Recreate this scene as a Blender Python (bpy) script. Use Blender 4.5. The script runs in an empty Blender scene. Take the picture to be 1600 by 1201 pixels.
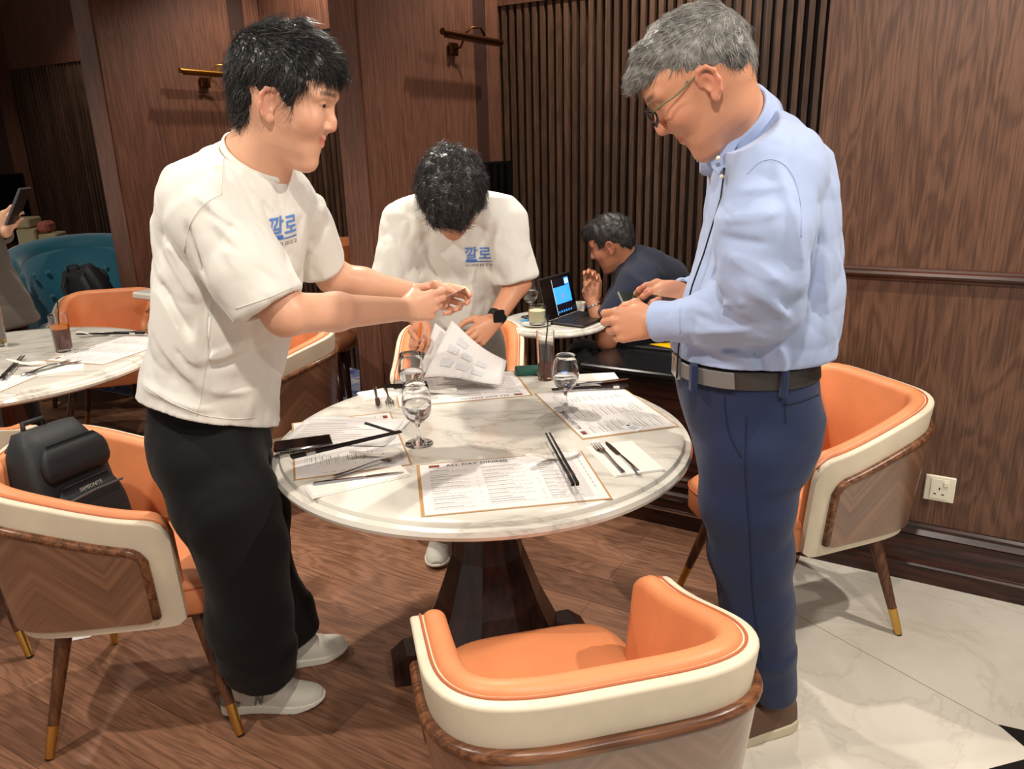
import bpy, math, random
import numpy as np
from mathutils import Vector, Matrix, Euler
random.seed(7); rng = np.random.default_rng(7)
scene = bpy.context.scene
PI = math.pi
# ------------------------------------------------------------------ camera
FPX, PITCH, ROLL, CAMH = 1200.0, math.radians(17.3), math.radians(1.6), 1.5
_f = np.array([0, math.cos(PITCH), -math.sin(PITCH)])
_r0 = np.array([1.0, 0, 0]); _u0 = np.cross(_r0, _f)
_r = _r0*math.cos(ROLL) - _u0*math.sin(ROLL); _u = _u0*math.cos(ROLL) + _r0*math.sin(ROLL)
CAM = np.array([0, 0, CAMH])
def ray(px, py): return _f + _r*(px-800)/FPX - _u*(py-600.5)/FPX
def at_z(px, py, z):
    d = ray(px, py); return CAM + d*((z-CAMH)/d[2])
def P(px, py, y):
    d = ray(px, py); return CAM + d*(y/d[1])
cd = bpy.data.cameras.new('camera'); cam = bpy.data.objects.new('camera', cd)
scene.collection.objects.link(cam)
cd.sensor_fit = 'HORIZONTAL'; cd.sensor_width = 36.0; cd.lens = FPX*36.0/1600.0
cd.clip_start = 0.05; cd.clip_end = 60
M = Matrix(((_r[0], _u[0], -_f[0], 0), (_r[1], _u[1], -_f[1], 0), (_r[2], _u[2], -_f[2], CAMH), (0, 0, 0, 1)))
cam.matrix_world = M
scene.camera = cam
# ------------------------------------------------------------------ view and light
scene.view_settings.view_transform = 'Standard'; scene.view_settings.look = 'None'
scene.view_settings.gamma = 1.0; scene.view_settings.use_curve_mapping = False
scene.view_settings.exposure = 0.06
w = bpy.data.worlds.new('world'); scene.world = w; w.use_nodes = True
w.node_tree.nodes['Background'].inputs[0].default_value = (1.0, 0.92, 0.84, 1)
w.node_tree.nodes['Background'].inputs[1].default_value = 0.54
def lamp(name, loc, target, power, size=0.09, spot=None, blend=0.6, col=(1.0, 0.91, 0.80)):
    l = bpy.data.lights.new(name, 'SPOT'); l.energy = power; l.color = col
    l.spot_size = math.radians(spot or 120); l.spot_blend = blend; l.shadow_soft_size = size
    o = bpy.data.objects.new(name, l); scene.collection.objects.link(o); o.location = loc
    d = Vector(target) - Vector(loc); o.rotation_euler = d.to_track_quat('-Z', 'Y').to_euler()
    return o
WARM = (1.0, 0.87, 0.72)
lamp('downlight', (-0.55, 3.0, 2.78), (-0.15, 1.9, 0.6), 150, 0.035, 110)
lamp('downlight', (-1.75, 1.15, 2.78), (-0.9, 1.6, 0.5), 130, 0.035, 110)
lamp('downlight', (1.75, 1.3, 2.78), (1.1, 1.7, 0.6), 165, 0.035, 115)
lamp('downlight', (0.0, 0.2, 2.78), (0.0, 1.6, 0.8), 110, 0.05, 120)
lamp('downlight', (0.9, -0.7, 2.78), (0.5, -0.1, 0.0), 105, 0.05, 110)  # added lamp behind the camera, brightens the floor mirrored in the front chair
lamp('downlight', (-2.6, 3.1, 2.78), (-2.3, 3.3, 0.5), 110, 0.05, 115)
_c, _s = math.cos(-math.radians(30.513)), math.sin(-math.radians(30.513))
def _w(X, Y, z): return (_c*X-_s*Y, _s*X+_c*Y, z)
for X, Y, p_, a_ in ((-1.72, 3.72, 60, 120), (-2.95, 3.55, 55, 130), (-3.55, 3.72, 60, 120), (-5.75, 3.6, 24, 110), (-0.95, 3.35, 70, 115)):
    lamp('downlight', _w(X, Y, 2.86), _w(X-.25, Y+.1, 0.6), p_, 0.03, a_)
# ------------------------------------------------------------------ helpers
def srgb(r, g, b):
    f = lambda c: (c/255/12.92) if c/255 <= 0.04045 else ((c/255+0.055)/1.055)**2.4
    return (f(r), f(g), f(b), 1)
def mat(name, col, rough=0.5, metal=0.0, spec=0.5, coat=0.0, sheen=0.0, trans=0.0, ior=1.45, sss=0.0, emit=None, alpha=1.0):
    m = bpy.data.materials.new(name); m.use_nodes = True
    b = m.node_tree.nodes['Principled BSDF']
    b.inputs['Base Color'].default_value = col; b.inputs['Roughness'].default_value = rough
    b.inputs['Metallic'].default_value = metal; b.inputs['Specular IOR Level'].default_value = spec
    b.inputs['Coat Weight'].default_value = coat; b.inputs['Coat Roughness'].default_value = 0.15
    b.inputs['Sheen Weight'].default_value = sheen
    b.inputs['Transmission Weight'].default_value = trans; b.inputs['IOR'].default_value = ior
    b.inputs['Subsurface Weight'].default_value = sss
    b.inputs['Subsurface Radius'].default_value = (0.012, 0.005, 0.003); b.inputs['Subsurface Scale'].default_value = 1.0
    if emit:
        b.inputs['Emission Color'].default_value = emit[0]; b.inputs['Emission Strength'].default_value = emit[1]
    return m
def N(m, t, **kw):
    n = m.node_tree.nodes.new(t)
    for k, v in kw.items():
        if hasattr(n, k): setattr(n, k, v)
        else: n.inputs[k.replace('_', ' ')].default_value = v
    return n
def L(m, a, b): m.node_tree.links.new(a, b)
def bsdf(m): return m.node_tree.nodes['Principled BSDF']
def bump(m, height, strength=0.3, dist=0.002):
    b = N(m, 'ShaderNodeBump'); b.inputs['Strength'].default_value = strength; b.inputs['Distance'].default_value = dist
    L(m, height, b.inputs['Height']); L(m, b.outputs[0], bsdf(m).inputs['Normal']); return b
def coords(m, scale=(1, 1, 1), rot=(0, 0, 0), kind='Object'):
    t = N(m, 'ShaderNodeTexCoord'); mp = N(m, 'ShaderNodeMapping')
    mp.inputs['Scale'].default_value = scale; mp.inputs['Rotation'].default_value = rot
    L(m, t.outputs[kind], mp.inputs[0]); return mp.outputs[0]
def ramp(m, fac, stops):
    r = N(m, 'ShaderNodeValToRGB'); e = r.color_ramp.elements
    e[0].position, e[0].color = stops[0]; e[1].position, e[1].color = stops[-1]
    for p, c in stops[1:-1]:
        x = e.new(p); x.color = c
    L(m, fac, r.inputs[0]); return r.outputs[0]
def noise(m, vec, scale, detail=4, rough=0.55, dist=0.0):
    n = N(m, 'ShaderNodeTexNoise'); n.inputs['Scale'].default_value = scale; n.inputs['Detail'].default_value = detail
    n.inputs['Roughness'].default_value = rough; n.inputs['Distortion'].default_value = dist
    L(m, vec, n.inputs['Vector']); return n.outputs['Fac']
def mixc(m, fac, a, b, mode='MIX'):
    x = N(m, 'ShaderNodeMix', data_type='RGBA', blend_type=mode)
    for sock, v in ((x.inputs[0], fac), (x.inputs[6], a), (x.inputs[7], b)):
        if isinstance(v, (tuple, float, int)): sock.default_value = v
        else: L(m, v, sock)
    return x.outputs[2]
def wood(name, dark, light, axis='z', rough=0.45, sc=1.0, coat=0.0, fine=1.0, spec=0.5):
    """straight-grained veneer with cathedral figure; axis is the grain direction"""
    m = mat(name, light, rough, coat=coat, spec=spec)
    s = {'z': (5, 5, 0.9), 'x': (0.9, 5, 5), 'y': (5, 0.9, 5)}[axis]
    v = coords(m, tuple(k*sc for k in s))
    n1 = noise(m, v, 1.2, 3, 0.5, 0.6)
    wv = N(m, 'ShaderNodeMath', operation='MULTIPLY'); L(m, n1, wv.inputs[0]); wv.inputs[1].default_value = 46.0
    sn = N(m, 'ShaderNodeMath', operation='SINE'); L(m, wv.outputs[0], sn.inputs[0])
    s2 = {'z': (110, 110, 2.5), 'x': (2.5, 110, 110), 'y': (110, 2.5, 110)}[axis]
    n2 = noise(m, coords(m, tuple(k*sc for k in s2)), 1.0, 3, 0.6)
    ma = N(m, 'ShaderNodeMath', operation='MULTIPLY_ADD'); L(m, sn.outputs[0], ma.inputs[0]); ma.inputs[1].default_value = 0.13*fine
    L(m, n2, ma.inputs[2])
    c = ramp(m, ma.outputs[0], [(0.33, dark), (0.67, light)])
    L(m, c, bsdf(m).inputs['Base Color']); bump(m, ma.outputs[0], 0.25, 0.0006)
    return m
def mesh_obj(name, verts, faces, m=None, parent=None, smooth=True, mats=None, fmat=None):
    me = bpy.data.meshes.new(name); me.from_pydata([tuple(map(float, v)) for v in verts], [], [tuple(int(i) for i in f) for f in faces]); me.update()
    o = bpy.data.objects.new(name, me); scene.collection.objects.link(o)
    for k in (mats or ([m] if m else [])): me.materials.append(k)
    if fmat is not None: me.polygons.foreach_set('material_index', np.asarray(fmat, dtype=np.int32))
    if smooth: me.polygons.foreach_set('use_smooth', [True]*len(me.polygons))
    if parent: o.parent = parent
    return o
class MB:
    """collects shapes that belong to ONE part"""
    def __init__(s): s.v = []; s.f = []; s.fm = []
    def add(s, v, f, mi=0):
        b = len(s.v); s.v += [tuple(map(float, p)) for p in v]; s.f += [tuple(b+int(i) for i in q) for q in f]; s.fm += [mi]*len(f)
    def box(s, x0, x1, y0, y1, z0, z1, mi=0, bev=0.0):
        if bev > 0:
            b = min(bev, abs(x1-x0)/2.01, abs(y1-y0)/2.01, abs(z1-z0)/2.01)
            pts = []
            for z, ins in ((z0, b), (z0+b, 0), (z1-b, 0), (z1, b)):
                q = b
                pts.append([(x0+q+ins*0, y0+ins), (x1-q, y0+ins), (x1-ins, y0+q), (x1-ins, y1-q), (x1-q, y1-ins), (x0+q, y1-ins), (x0+ins, y1-q), (x0+ins, y0+q)])
                pts[-1] = [(px, py, z) for px, py in pts[-1]]
            s.loft(pts, mi)
            return
        v = [(x0, y0, z0), (x1, y0, z0), (x1, y1, z0), (x0, y1, z0), (x0, y0, z1), (x1, y0, z1), (x1, y1, z1), (x0, y1, z1)]
        s.add(v, [(0, 3, 2, 1), (4, 5, 6, 7), (0, 1, 5, 4), (1, 2, 6, 5), (2, 3, 7, 6), (3, 0, 4, 7)], mi)
    def loft(s, rings, mi=0, caps=True, closed=True):
        n = len(rings[0]); v = [p for r in rings for p in r]; f = []
        for i in range(len(rings)-1):
            for j in range(n if closed else n-1):
                k = (j+1) % n; f.append((i*n+j, i*n+k, (i+1)*n+k, (i+1)*n+j))
        if caps: f.append(tuple(range(n-1, -1, -1))); f.append(tuple((len(rings)-1)*n+j for j in range(n)))
        s.add(v, f, mi)
    def lathe(s, prof, c=(0, 0, 0), n=48, mi=0, caps=True):
        s.loft([[(c[0]+r*math.cos(2*PI*j/n), c[1]+r*math.sin(2*PI*j/n), c[2]+z) for j in range(n)] for r, z in prof], mi, caps)
    def tube(s, pts, rad, n=10, mi=0, flat=None):
        pts = [Vector(p) for p in pts]; rings = []; up = Vector((0, 0, 1)); prev = None
        for i, p in enumerate(pts):
            t = (pts[min(i+1, len(pts)-1)] - pts[max(i-1, 0)]).normalized()
            if prev is None:
                a = t.cross(up) if abs(t.z) < 0.95 else t.cross(Vector((0, 1, 0)))
            else: a = prev - t*prev.dot(t)
            a.normalize(); prev = a; b = a.cross(t)
            r = rad[i] if isinstance(rad, (list, tuple)) else rad
            ry = r*(flat or 1)
            rings.append([tuple(p + a*r*math.cos(2*PI*j/n) + b*ry*math.sin(2*PI*j/n)) for j in range(n)])
        s.loft(rings, mi)
    def xf(s, mtx):
        s.v = [tuple(mtx @ Vector(p)) for p in s.v]; return s
    def build(s, name, m=None, parent=None, smooth=False, mats=None, autos=None):
        o = mesh_obj(name, s.v, s.f, m, parent, smooth, mats, s.fm if mats else None)
        if autos: sharp(o, autos)
        return o
def sharp(o, ang=35):
    me = o.data; me.polygons.foreach_set('use_smooth', [True]*len(me.polygons))
    try: me.set_sharp_from_angle(angle=math.radians(ang))
    except Exception: pass
def bevel(o, w=0.004, seg=2):
    b = o.modifiers.new('bevel', 'BEVEL'); b.width = w; b.segments = seg; b.limit_method = 'ANGLE'; b.angle_limit = math.radians(40)
    return o
def subsurf(o, n=1):
    b = o.modifiers.new('subdivision', 'SUBSURF'); b.levels = n; b.render_levels = n; return o
def tag(o, label, cat=None, group=None):
    o['label'] = label
    if cat: o['category'] = cat
    if group: o['group'] = group
    return o
def empty(name, loc=(0, 0, 0), rz=0.0, label=None, cat=None, group=None):
    o = bpy.data.objects.new(name, None); scene.collection.objects.link(o); o.location = loc; o.rotation_euler = (0, 0, rz)
    o.empty_display_size = 0.1
    if label: tag(o, label, cat, group)
    return o
def struct(o): o['kind'] = 'structure'; return o
def copy_tree(o, parent=None):
    c = o.copy(); scene.collection.objects.link(c); c.parent = parent
    for ch in list(o.children): copy_tree(ch, c)
    return c
def text_mesh(name, body, size, m, parent, mtx, extrude=0.0, align='LEFT', spacing=1.0, bold=0.0):
    cu = bpy.data.curves.new(name, 'FONT'); cu.body = body; cu.size = size; cu.extrude = extrude; cu.align_x = align
    cu.space_character = spacing; cu.offset = bold; cu.resolution_u = 3
    t = bpy.data.objects.new('tmp', cu); scene.collection.objects.link(t)
    dg = bpy.context.evaluated_depsgraph_get(); me = bpy.data.meshes.new_from_object(t.evaluated_get(dg))
    bpy.data.objects.remove(t); bpy.data.curves.remove(cu)
    me.transform(mtx); me.materials.clear(); me.materials.append(m); me.name = name
    o = bpy.data.objects.new(name, me); scene.collection.objects.link(o); o.parent = parent
    return o
def lerp(a, b, t): return a + (b-a)*t
def sstep(a, b, x):
    t = min(1, max(0, (x-a)/(b-a))); return t*t*(3-2*t)
# ------------------------------------------------------------------ room materials
RZ = -math.radians(30.513)
CR, SR = math.cos(RZ), math.sin(RZ)
def W(X, Y, z=0.0): return (CR*X - SR*Y, SR*X + CR*Y, z)      # room frame -> world
def inroom(o): o.rotation_euler = (0, 0, RZ); return o
m_wall = wood('oak veneer wall', srgb(74, 48, 35), srgb(108, 75, 57), 'z', 0.42, 1.6, fine=0.8)
m_pillar = wood('reddish oak pillar', srgb(80, 50, 38), srgb(112, 74, 57), 'z', 0.45, 1.6, fine=0.4)
m_slat = wood('dark slat wood', srgb(66, 47, 36), srgb(98, 72, 56), 'z', 0.45, 1.5, fine=0.6)
_tc = N(m_slat, 'ShaderNodeTexCoord'); _sx = N(m_slat, 'ShaderNodeSeparateXYZ'); L(m_slat, _tc.outputs['Object'], _sx.inputs[0])
_dv = N(m_slat, 'ShaderNodeMath', operation='DIVIDE'); L(m_slat, _sx.outputs[0], _dv.inputs[0]); _dv.inputs[1].default_value = .0475
_of = N(m_slat, 'ShaderNodeMath', operation='ADD'); L(m_slat, _dv.outputs[0], _of.inputs[0]); _of.inputs[1].default_value = .474
_fl = N(m_slat, 'ShaderNodeMath', operation='FLOOR'); L(m_slat, _of.outputs[0], _fl.inputs[0])
_wn = N(m_slat, 'ShaderNodeTexWhiteNoise', noise_dimensions='1D'); L(m_slat, _fl.outputs[0], _wn.inputs['W'])
_rp = ramp(m_slat, _wn.outputs['Value'], [(0.0, (.62, .60, .58, 1)), (1.0, (1.12, 1.08, 1.05, 1))])
_src = bsdf(m_slat).inputs['Base Color'].links[0].from_socket
L(m_slat, mixc(m_slat, 1.0, _src, _rp, 'MULTIPLY'), bsdf(m_slat).inputs['Base Color'])
m_slatback = mat('slat gap backing', srgb(38, 24, 17), 0.7)
m_mould = wood('dark moulding wood', srgb(44, 22, 15), srgb(78, 44, 32), 'x', 0.32, 1.0)
m_base = wood('dark skirting wood', srgb(36, 17, 12), srgb(66, 35, 26), 'x', 0.3, 1.0)
m_ceil = mat('dark ceiling', srgb(60, 40, 30), 0.8)
m_groove = mat('dark groove', srgb(52, 30, 22), 0.6)
# ------------------------------------------------------------------ structure
def rbox(name, m, x0, x1, y0, y1, z0, z1):
    b = MB(); b.box(x0, x1, y0, y1, z0, z1); return struct(inroom(b.build(name, m)))
# wood floor planks
m = mat('wood plank floor', srgb(120, 80, 60), 0.42, spec=0.4); m_floor = m
br = N(m, 'ShaderNodeTexBrick'); br.offset = 0.37; br.inputs['Scale'].default_value = 1.0
br.inputs['Brick Width'].default_value = 0.95; br.inputs['Row Height'].default_value = 0.15
br.inputs['Mortar Size'].default_value = 0.0009; br.inputs['Mortar Smooth'].default_value = 0.2; br.inputs['Bias'].default_value = 0.0
br.inputs['Color1'].default_value = srgb(164, 120, 94); br.inputs['Color2'].default_value = srgb(132, 94, 73); br.inputs['Mortar'].default_value = srgb(80, 50, 38)
vec = coords(m); L(m, vec, br.inputs['Vector'])
n1 = noise(m, coords(m, (1.0, 5.5, 1)), 1.6, 3, 0.5, 0.9)
mu = N(m, 'ShaderNodeMath', operation='MULTIPLY'); L(m, n1, mu.inputs[0]); mu.inputs[1].default_value = 60
sn = N(m, 'ShaderNodeMath', operation='SINE'); L(m, mu.outputs[0], sn.inputs[0])
n2 = noise(m, coords(m, (6, 120, 1)), 1.0, 3, 0.6)
ma = N(m, 'ShaderNodeMath', operation='MULTIPLY_ADD'); L(m, sn.outputs[0], ma.inputs[0]); ma.inputs[1].default_value = 0.12; L(m, n2, ma.inputs[2])
gr = ramp(m, ma.outputs[0], [(0.25, (0.55, 0.52, 0.5, 1)), (0.75, (1.12, 1.1, 1.08, 1))])
L(m, mixc(m, 1.0, br.outputs['Color'], gr, 'MULTIPLY'), bsdf(m).inputs['Base Color']); bump(m, ma.outputs[0], 0.25, 0.0006)
fl = MB(); fl.box(-9, -0.38, -3, 2.86, -0.05, 0); struct(inroom(fl.build('floor', m_floor)))
# marble floor with diagonal seams and black inlay
m = mat('pale stone floor', srgb(205, 198, 184), 0.22, spec=0.5); m_stone = m
n1 = noise(m, coords(m, (1, 1, 1)), 2.2, 6, 0.6, 0.8); n2 = noise(m, coords(m, (1, 1, 1)), 9, 5, 0.65)
c1 = ramp(m, n1, [(0.3, srgb(196, 189, 176)), (0.6, srgb(214, 208, 196))])
vein = ramp(m, noise(m, coords(m, (1, 1, 1), (0, 0, 0.6)), 1.3, 8, 0.6, 1.4), [(0.485, (1, 1, 1, 1)), (0.5, (0.90, 0.88, 0.86, 1)), (0.515, (1, 1, 1, 1))])
spot = ramp(m, n2, [(0.70, (1, 1, 1, 1)), (0.78, (0.9, 0.88, 0.85, 1))])
L(m, mixc(m, 1.0, mixc(m, 1.0, c1, vein, 'MULTIPLY'), spot, 'MULTIPLY'), bsdf(m).inputs['Base Color'])
sf = MB(); sf.box(-0.38, 4.5, -3, 2.9, -0.05, 0)
struct(inroom(sf.build('floor', m_stone)))
m_seam = mat('tile seam', srgb(150, 140, 124), 0.5); m_black = mat('black stone inlay', srgb(22, 20, 22), 0.18)
g1, g2, g3 = at_z(1180, 925, 0.0), at_z(1560, 1132, 0.0), at_z(1300, 905, 0)
def strip(a, b, wd, z, m, name):
    a = Vector((a[0], a[1], 0)); b = Vector((b[0], b[1], 0)); t = (b-a).normalized(); s_ = Vector((-t.y, t.x, 0))*wd/2
    q = MB(); v = [a-s_, b-s_, b+s_, a+s_]; v = [(p.x, p.y, 0.0002) for p in v] + [(p.x, p.y, z) for p in v]
    q.add(v, [(0, 3, 2, 1), (4, 5, 6, 7), (0, 1, 5, 4), (1, 2, 6, 5), (2, 3, 7, 6), (3, 0, 4, 7)]); return struct(q.build(name, m))
strip(g1, at_z(1700, 1210, 0), 0.0022, 0.0006, m_seam, 'trim_3')
for k, tri in enumerate([((1560, 1132), (1640, 1150), (1600, 1166)), ((1545, 1201), (1640, 1176), (1660, 1240), (1560, 1240))]):
    q = MB(); v = [at_z(a, b, 0.0) for a, b in tri]; n_ = len(v)
    q.add([(p[0], p[1], 0.0003) for p in v] + [(p[0], p[1], 0.0014) for p in v], [tuple(range(n_-1, -1, -1)), tuple(range(n_, 2*n_))] + [(i, (i+1) % n_, n_+(i+1) % n_, n_+i) for i in range(n_)])
    struct(q.build('trim_%d' % (4+k), m_black))
# carpet in the alcoves
m = mat('blue grey patterned carpet', srgb(90, 95, 130), 0.95, spec=0.1); m_carpet = m
c1 = ramp(m, noise(m, coords(m, (1, 1, 1)), 7, 6, 0.65, 1.5), [(0.36, srgb(58, 70, 128)), (0.5, srgb(128, 134, 160)), (0.62, srgb(176, 168, 160))])
L(m, c1, bsdf(m).inputs['Base Color']); bump(m, noise(m, coords(m, (1, 1, 1)), 300, 2), 0.5, 0.002)
cp = MB(); cp.box(-9, 0.4, 2.86, 4.2, -0.05, 0.002); struct(inroom(cp.build('floor', m_carpet)))
HC = 2.95
# right wall: panelled, with rail and a tall moulded skirting
XW = -0.453
rbox('wall_right', m_wall, XW, 4.5, 2.79, 2.95, 0, HC)
def profile_x(name, m, x0, x1, prof, num=None):
    b = MB(); b.loft([[(x, y, z) for y, z in prof] for x in (x0, x1)]); return struct(inroom(b.build(name, m, autos=30)))
y0 = 2.79
profile_x('trim_1', m_mould, XW, 4.5, [(y0, 1.045), (y0-.012, 1.047), (y0-.014, 1.052), (y0-.024, 1.058), (y0-.028, 1.066), (y0-.024, 1.075), (y0-.014, 1.079), (y0-.012, 1.086), (y0, 1.088)])
for nm, xa, xb in (('baseboard_right', XW, 4.5), ('baseboard_back', -1.30, XW)):
    profile_x(nm, m_base, xa, xb, [(y0+.02, 0.0), (y0-.05, 0), (y0-.05, .062), (y0-.046, .068), (y0-.036, .072), (y0-.034, .105), (y0-.040, .118), (y0-.034, .132), (y0-.020, .140), (y0-.018, .160), (y0-.024, .168), (y0-.018, .176), (y0-.012, .184), (y0-.014, .196), (y0-.006, .204), (y0+.02, .208)])
# low wall beside the seated diner, stone capped
rbox('wall_low', m_base, -1.295, XW, 2.80, 3.02, 0, 0.585)
cap = MB(); cap.box(-1.31, XW, 2.775, 3.3, 0.607, 0.632, bev=0.006); cap.box(-1.30, XW, 2.787, 3.1, 0.585, 0.607, bev=0.004)
m_cap = mat('polished black stone', srgb(26, 25, 27), 0.16)
struct(inroom(cap.build('trim_2', m_cap)))
st = MB(); st.box(-1.30, XW, 2.738, 2.741, 0.064, 0.070); struct(inroom(st.build('trim_6', mat('glint strip', srgb(200, 196, 190), 0.25, 1.0))))  # thin bright strip added to imitate a light reflection along the skirting
# slatted back wall + wood soffit above
ZS = 2.225
sb = MB(); sb.box(-9, 0.4, 4.03, 4.1, 0, ZS, mi=1)
pitch = 0.0475; x = -9.0
while x < 0.0:
    sb.box(x, x+0.026, 3.985, 4.03, 0, ZS); x += pitch
struct(inroom(sb.build('wall_back', mats=[m_slat, m_slatback])))
rbox('wall_soffit', m_pillar, -9, 0.4, 3.975, 4.1, ZS+0.002, HC)
# pillars
for k, (xa, xb) in enumerate([(-2.375, -2.37-.150+.0), (-4.205, -4.36), (-7.24, -7.39)]):
    x1, x0_ = max(xa, xb), min(xa, xb)
    rbox('wall_pillar_%d' % (k+1), m_pillar, x0_, x1, 2.79, 3.975, 0, HC)
    # darker corner post on the front edge, and the shadow groove with its border strip at the back
    g = MB(); g.box(x1+.001, x1+.010, 2.80, 3.715, 0.0, HC, mi=0); g.box(x1+.001, x1+.010, 3.84, 3.97, 0, HC, mi=0); g.box(x1+.001, x1+.003, 3.715, 3.84, 0, HC, mi=1)
    struct(inroom(g.build('trim_%d' % (7+k), mats=[m_pillar, m_groove])))
rbox('ceiling', m_ceil, -9, 4.5, -3, 4.1, HC, HC+.1)
# ------------------------------------------------------------------ wall socket
m_plastic = mat('ivory plastic', srgb(226, 220, 200), 0.35)
m_dark = mat('dark slot', srgb(30, 26, 22), 0.6)
soc = empty('wall_socket', W(0.037, 2.79, 0.345), RZ, 'cream single power socket with a small switch on the brown wall', 'socket')
b = MB(); b.box(-.046, .046, -.010, 0, -.046, .046, bev=.003); b.build('plate', m_plastic, soc)
b = MB(); b.box(-.028, .028, -.0125, -.010, -.036, .036, bev=.001); b.build('insert', m_plastic, soc)
b = MB(); b.box(.010, .026, -.017, -.0126, .012, .030, bev=.002); b.build('switch', m_plastic, soc)
for (x, z, w_, h_) in ((0, .002, .004, .009), (-.012, -.018, .008, .004), (.012, -.018, .008, .004)):
    b = MB(); b.box(x-w_/2, x+w_/2, -.0132, -.0126, z-h_/2, z+h_/2); b.build('pin_hole', m_dark, soc)
# ------------------------------------------------------------------ picture lights on the pillars
m_brass = mat('aged brass', srgb(190, 140, 62), 0.28, 1.0)
m_bronze = mat('dark bronze', srgb(96, 62, 34), 0.35, 1.0)
def picture_light(x1, yc, zc, m1, label, tilt):
    t = empty('picture_light', W(x1+.012, yc, zc), RZ+PI/2, label, 'light', 'picture lights on the pillars')
    # local x runs along the wall, local -y points out of it
    b = MB(); b.box(-.035, .035, -.016, 0, -.075, -.015, bev=.003); b.build('back_plate', m_bronze, t)
    b = MB(); b.tube([(0, -.016, -.045), (0, -.05, -.04), (0, -.075, -.0), (0, -.085, .02), (.03, -.10, .05), (.09, -.115, .055), (.12, -.12, .02)], .006, 8); b.build('swan_arm', m1, t, True)
    b = MB(); b.tube([(-.26, -.13, 0), (.26, -.13, 0)], .013, 14); b.build('lamp_tube', m1, t, autos=40)
    b = MB(); b.box(-.24, .24, -.143, -.117, -.022, -.013); b.build('reflector', m_bronze, t)
    for sx in (-1, 1):
        b = MB(); b.lathe([(.004, -.006), (.0155, -.006), (.0155, .006), (.004, .006)], n=16); b.xf(Matrix.Translation((sx*.263, -.13, 0)) @ Matrix.Rotation(PI/2, 4, 'Y')); b.build('end_cap', m1, t, autos=40)
    return t
picture_light(-2.37, 3.50, 2.015, m_bronze, 'bronze picture light high on the pillar behind the bowed person', 0)
picture_light(-4.20, 3.46, 1.965, m_brass, 'bright brass picture light on the pillar beside the black haired person\'s head', 0)
# ------------------------------------------------------------------ black screens fixed on the pillars
m_screen = mat('black glossy panel', srgb(6, 6, 7), 0.3)
def screen(x1, ya, yb, z0, z1, label):
    t = empty('wall_screen', W(x1+.012, (ya+yb)/2, z0), RZ+PI/2, label, 'screen')
    hw = (yb-ya)/2
    b = MB(); b.box(-hw, hw, -.045, 0, 0, z1-z0, bev=.004); b.build('housing', m_screen, t)
    b = MB(); b.box(-hw+.012, hw-.012, -.048, -.0452, .012, z1-z0-.012); b.build('display', mat('black display glass', srgb(4, 4, 5), 0.12), t)
screen(-2.37, 3.19, 3.99, 0.88, 1.415, 'black wall screen behind the bowed person\'s head')
screen(-7.24, 3.20, 3.88, 0.80, 1.38, 'black wall screen at the far left edge')
# ------------------------------------------------------------------ furniture materials
def leather(name, c, rough=0.42):
    m = mat(name, c, rough, spec=0.5)
    v = N(m, 'ShaderNodeTexVoronoi'); v.inputs['Scale'].default_value = 420; L(m, coords(m), v.inputs['Vector'])
    c2 = tuple(k*0.86 for k in c[:3]) + (1,)
    L(m, ramp(m, noise(m, coords(m), 7, 3), [(0.35, c2), (0.65, c)]), bsdf(m).inputs['Base Color'])
    bump(m, v.outputs['Distance'], 0.12, 0.0006); return m
m_orange = leather('orange leather', srgb(224, 142, 94), 0.45)
m_cream = leather('cream leather', srgb(222, 208, 184), 0.45)
m_walnut = wood('walnut leg', srgb(66, 38, 22), srgb(104, 64, 38), 'z', 0.35, 2.0)
m_rim = wood('walnut rim', srgb(80, 48, 30), srgb(130, 84, 54), 'x', 0.3, 1.5)
# chevron walnut veneer, glossy
m = mat('chevron walnut veneer', srgb(100, 66, 46), 0.3, spec=0.7, coat=1.0); m_veneer = m; bsdf(m).inputs['Coat Roughness'].default_value = 0.3; bsdf(m).inputs['Coat IOR'].default_value = 1.8
uv = N(m, 'ShaderNodeUVMap'); sx = N(m, 'ShaderNodeSeparateXYZ'); L(m, uv.outputs[0], sx.inputs[0])
pp = N(m, 'ShaderNodeMath', operation='PINGPONG'); L(m, sx.outputs[0], pp.inputs[0]); pp.inputs[1].default_value = 0.16
dg = N(m, 'ShaderNodeMath', operation='MULTIPLY_ADD'); L(m, pp.outputs[0], dg.inputs[0]); dg.inputs[1].default_value = 1.1; L(m, sx.outputs[1], dg.inputs[2])
cb = N(m, 'ShaderNodeCombineXYZ'); L(m, dg.outputs[0], cb.inputs[0])
qq = N(m, 'ShaderNodeMath', operation='MULTIPLY'); L(m, pp.outputs[0], qq.inputs[0]); qq.inputs[1].default_value = 0.06; L(m, qq.outputs[0], cb.inputs[1])
c_ = ramp(m, noise(m, cb.outputs[0], 34, 4, 0.6), [(0.3, srgb(84, 52, 35)), (0.7, srgb(136, 96, 70))])
L(m, c_, bsdf(m).inputs['Base Color'])
m_gold = mat('polished brass ferrule', srgb(214, 172, 92), 0.22, 1.0)
m_rubber = mat('black rubber', srgb(18, 16, 15), 0.7)
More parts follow.
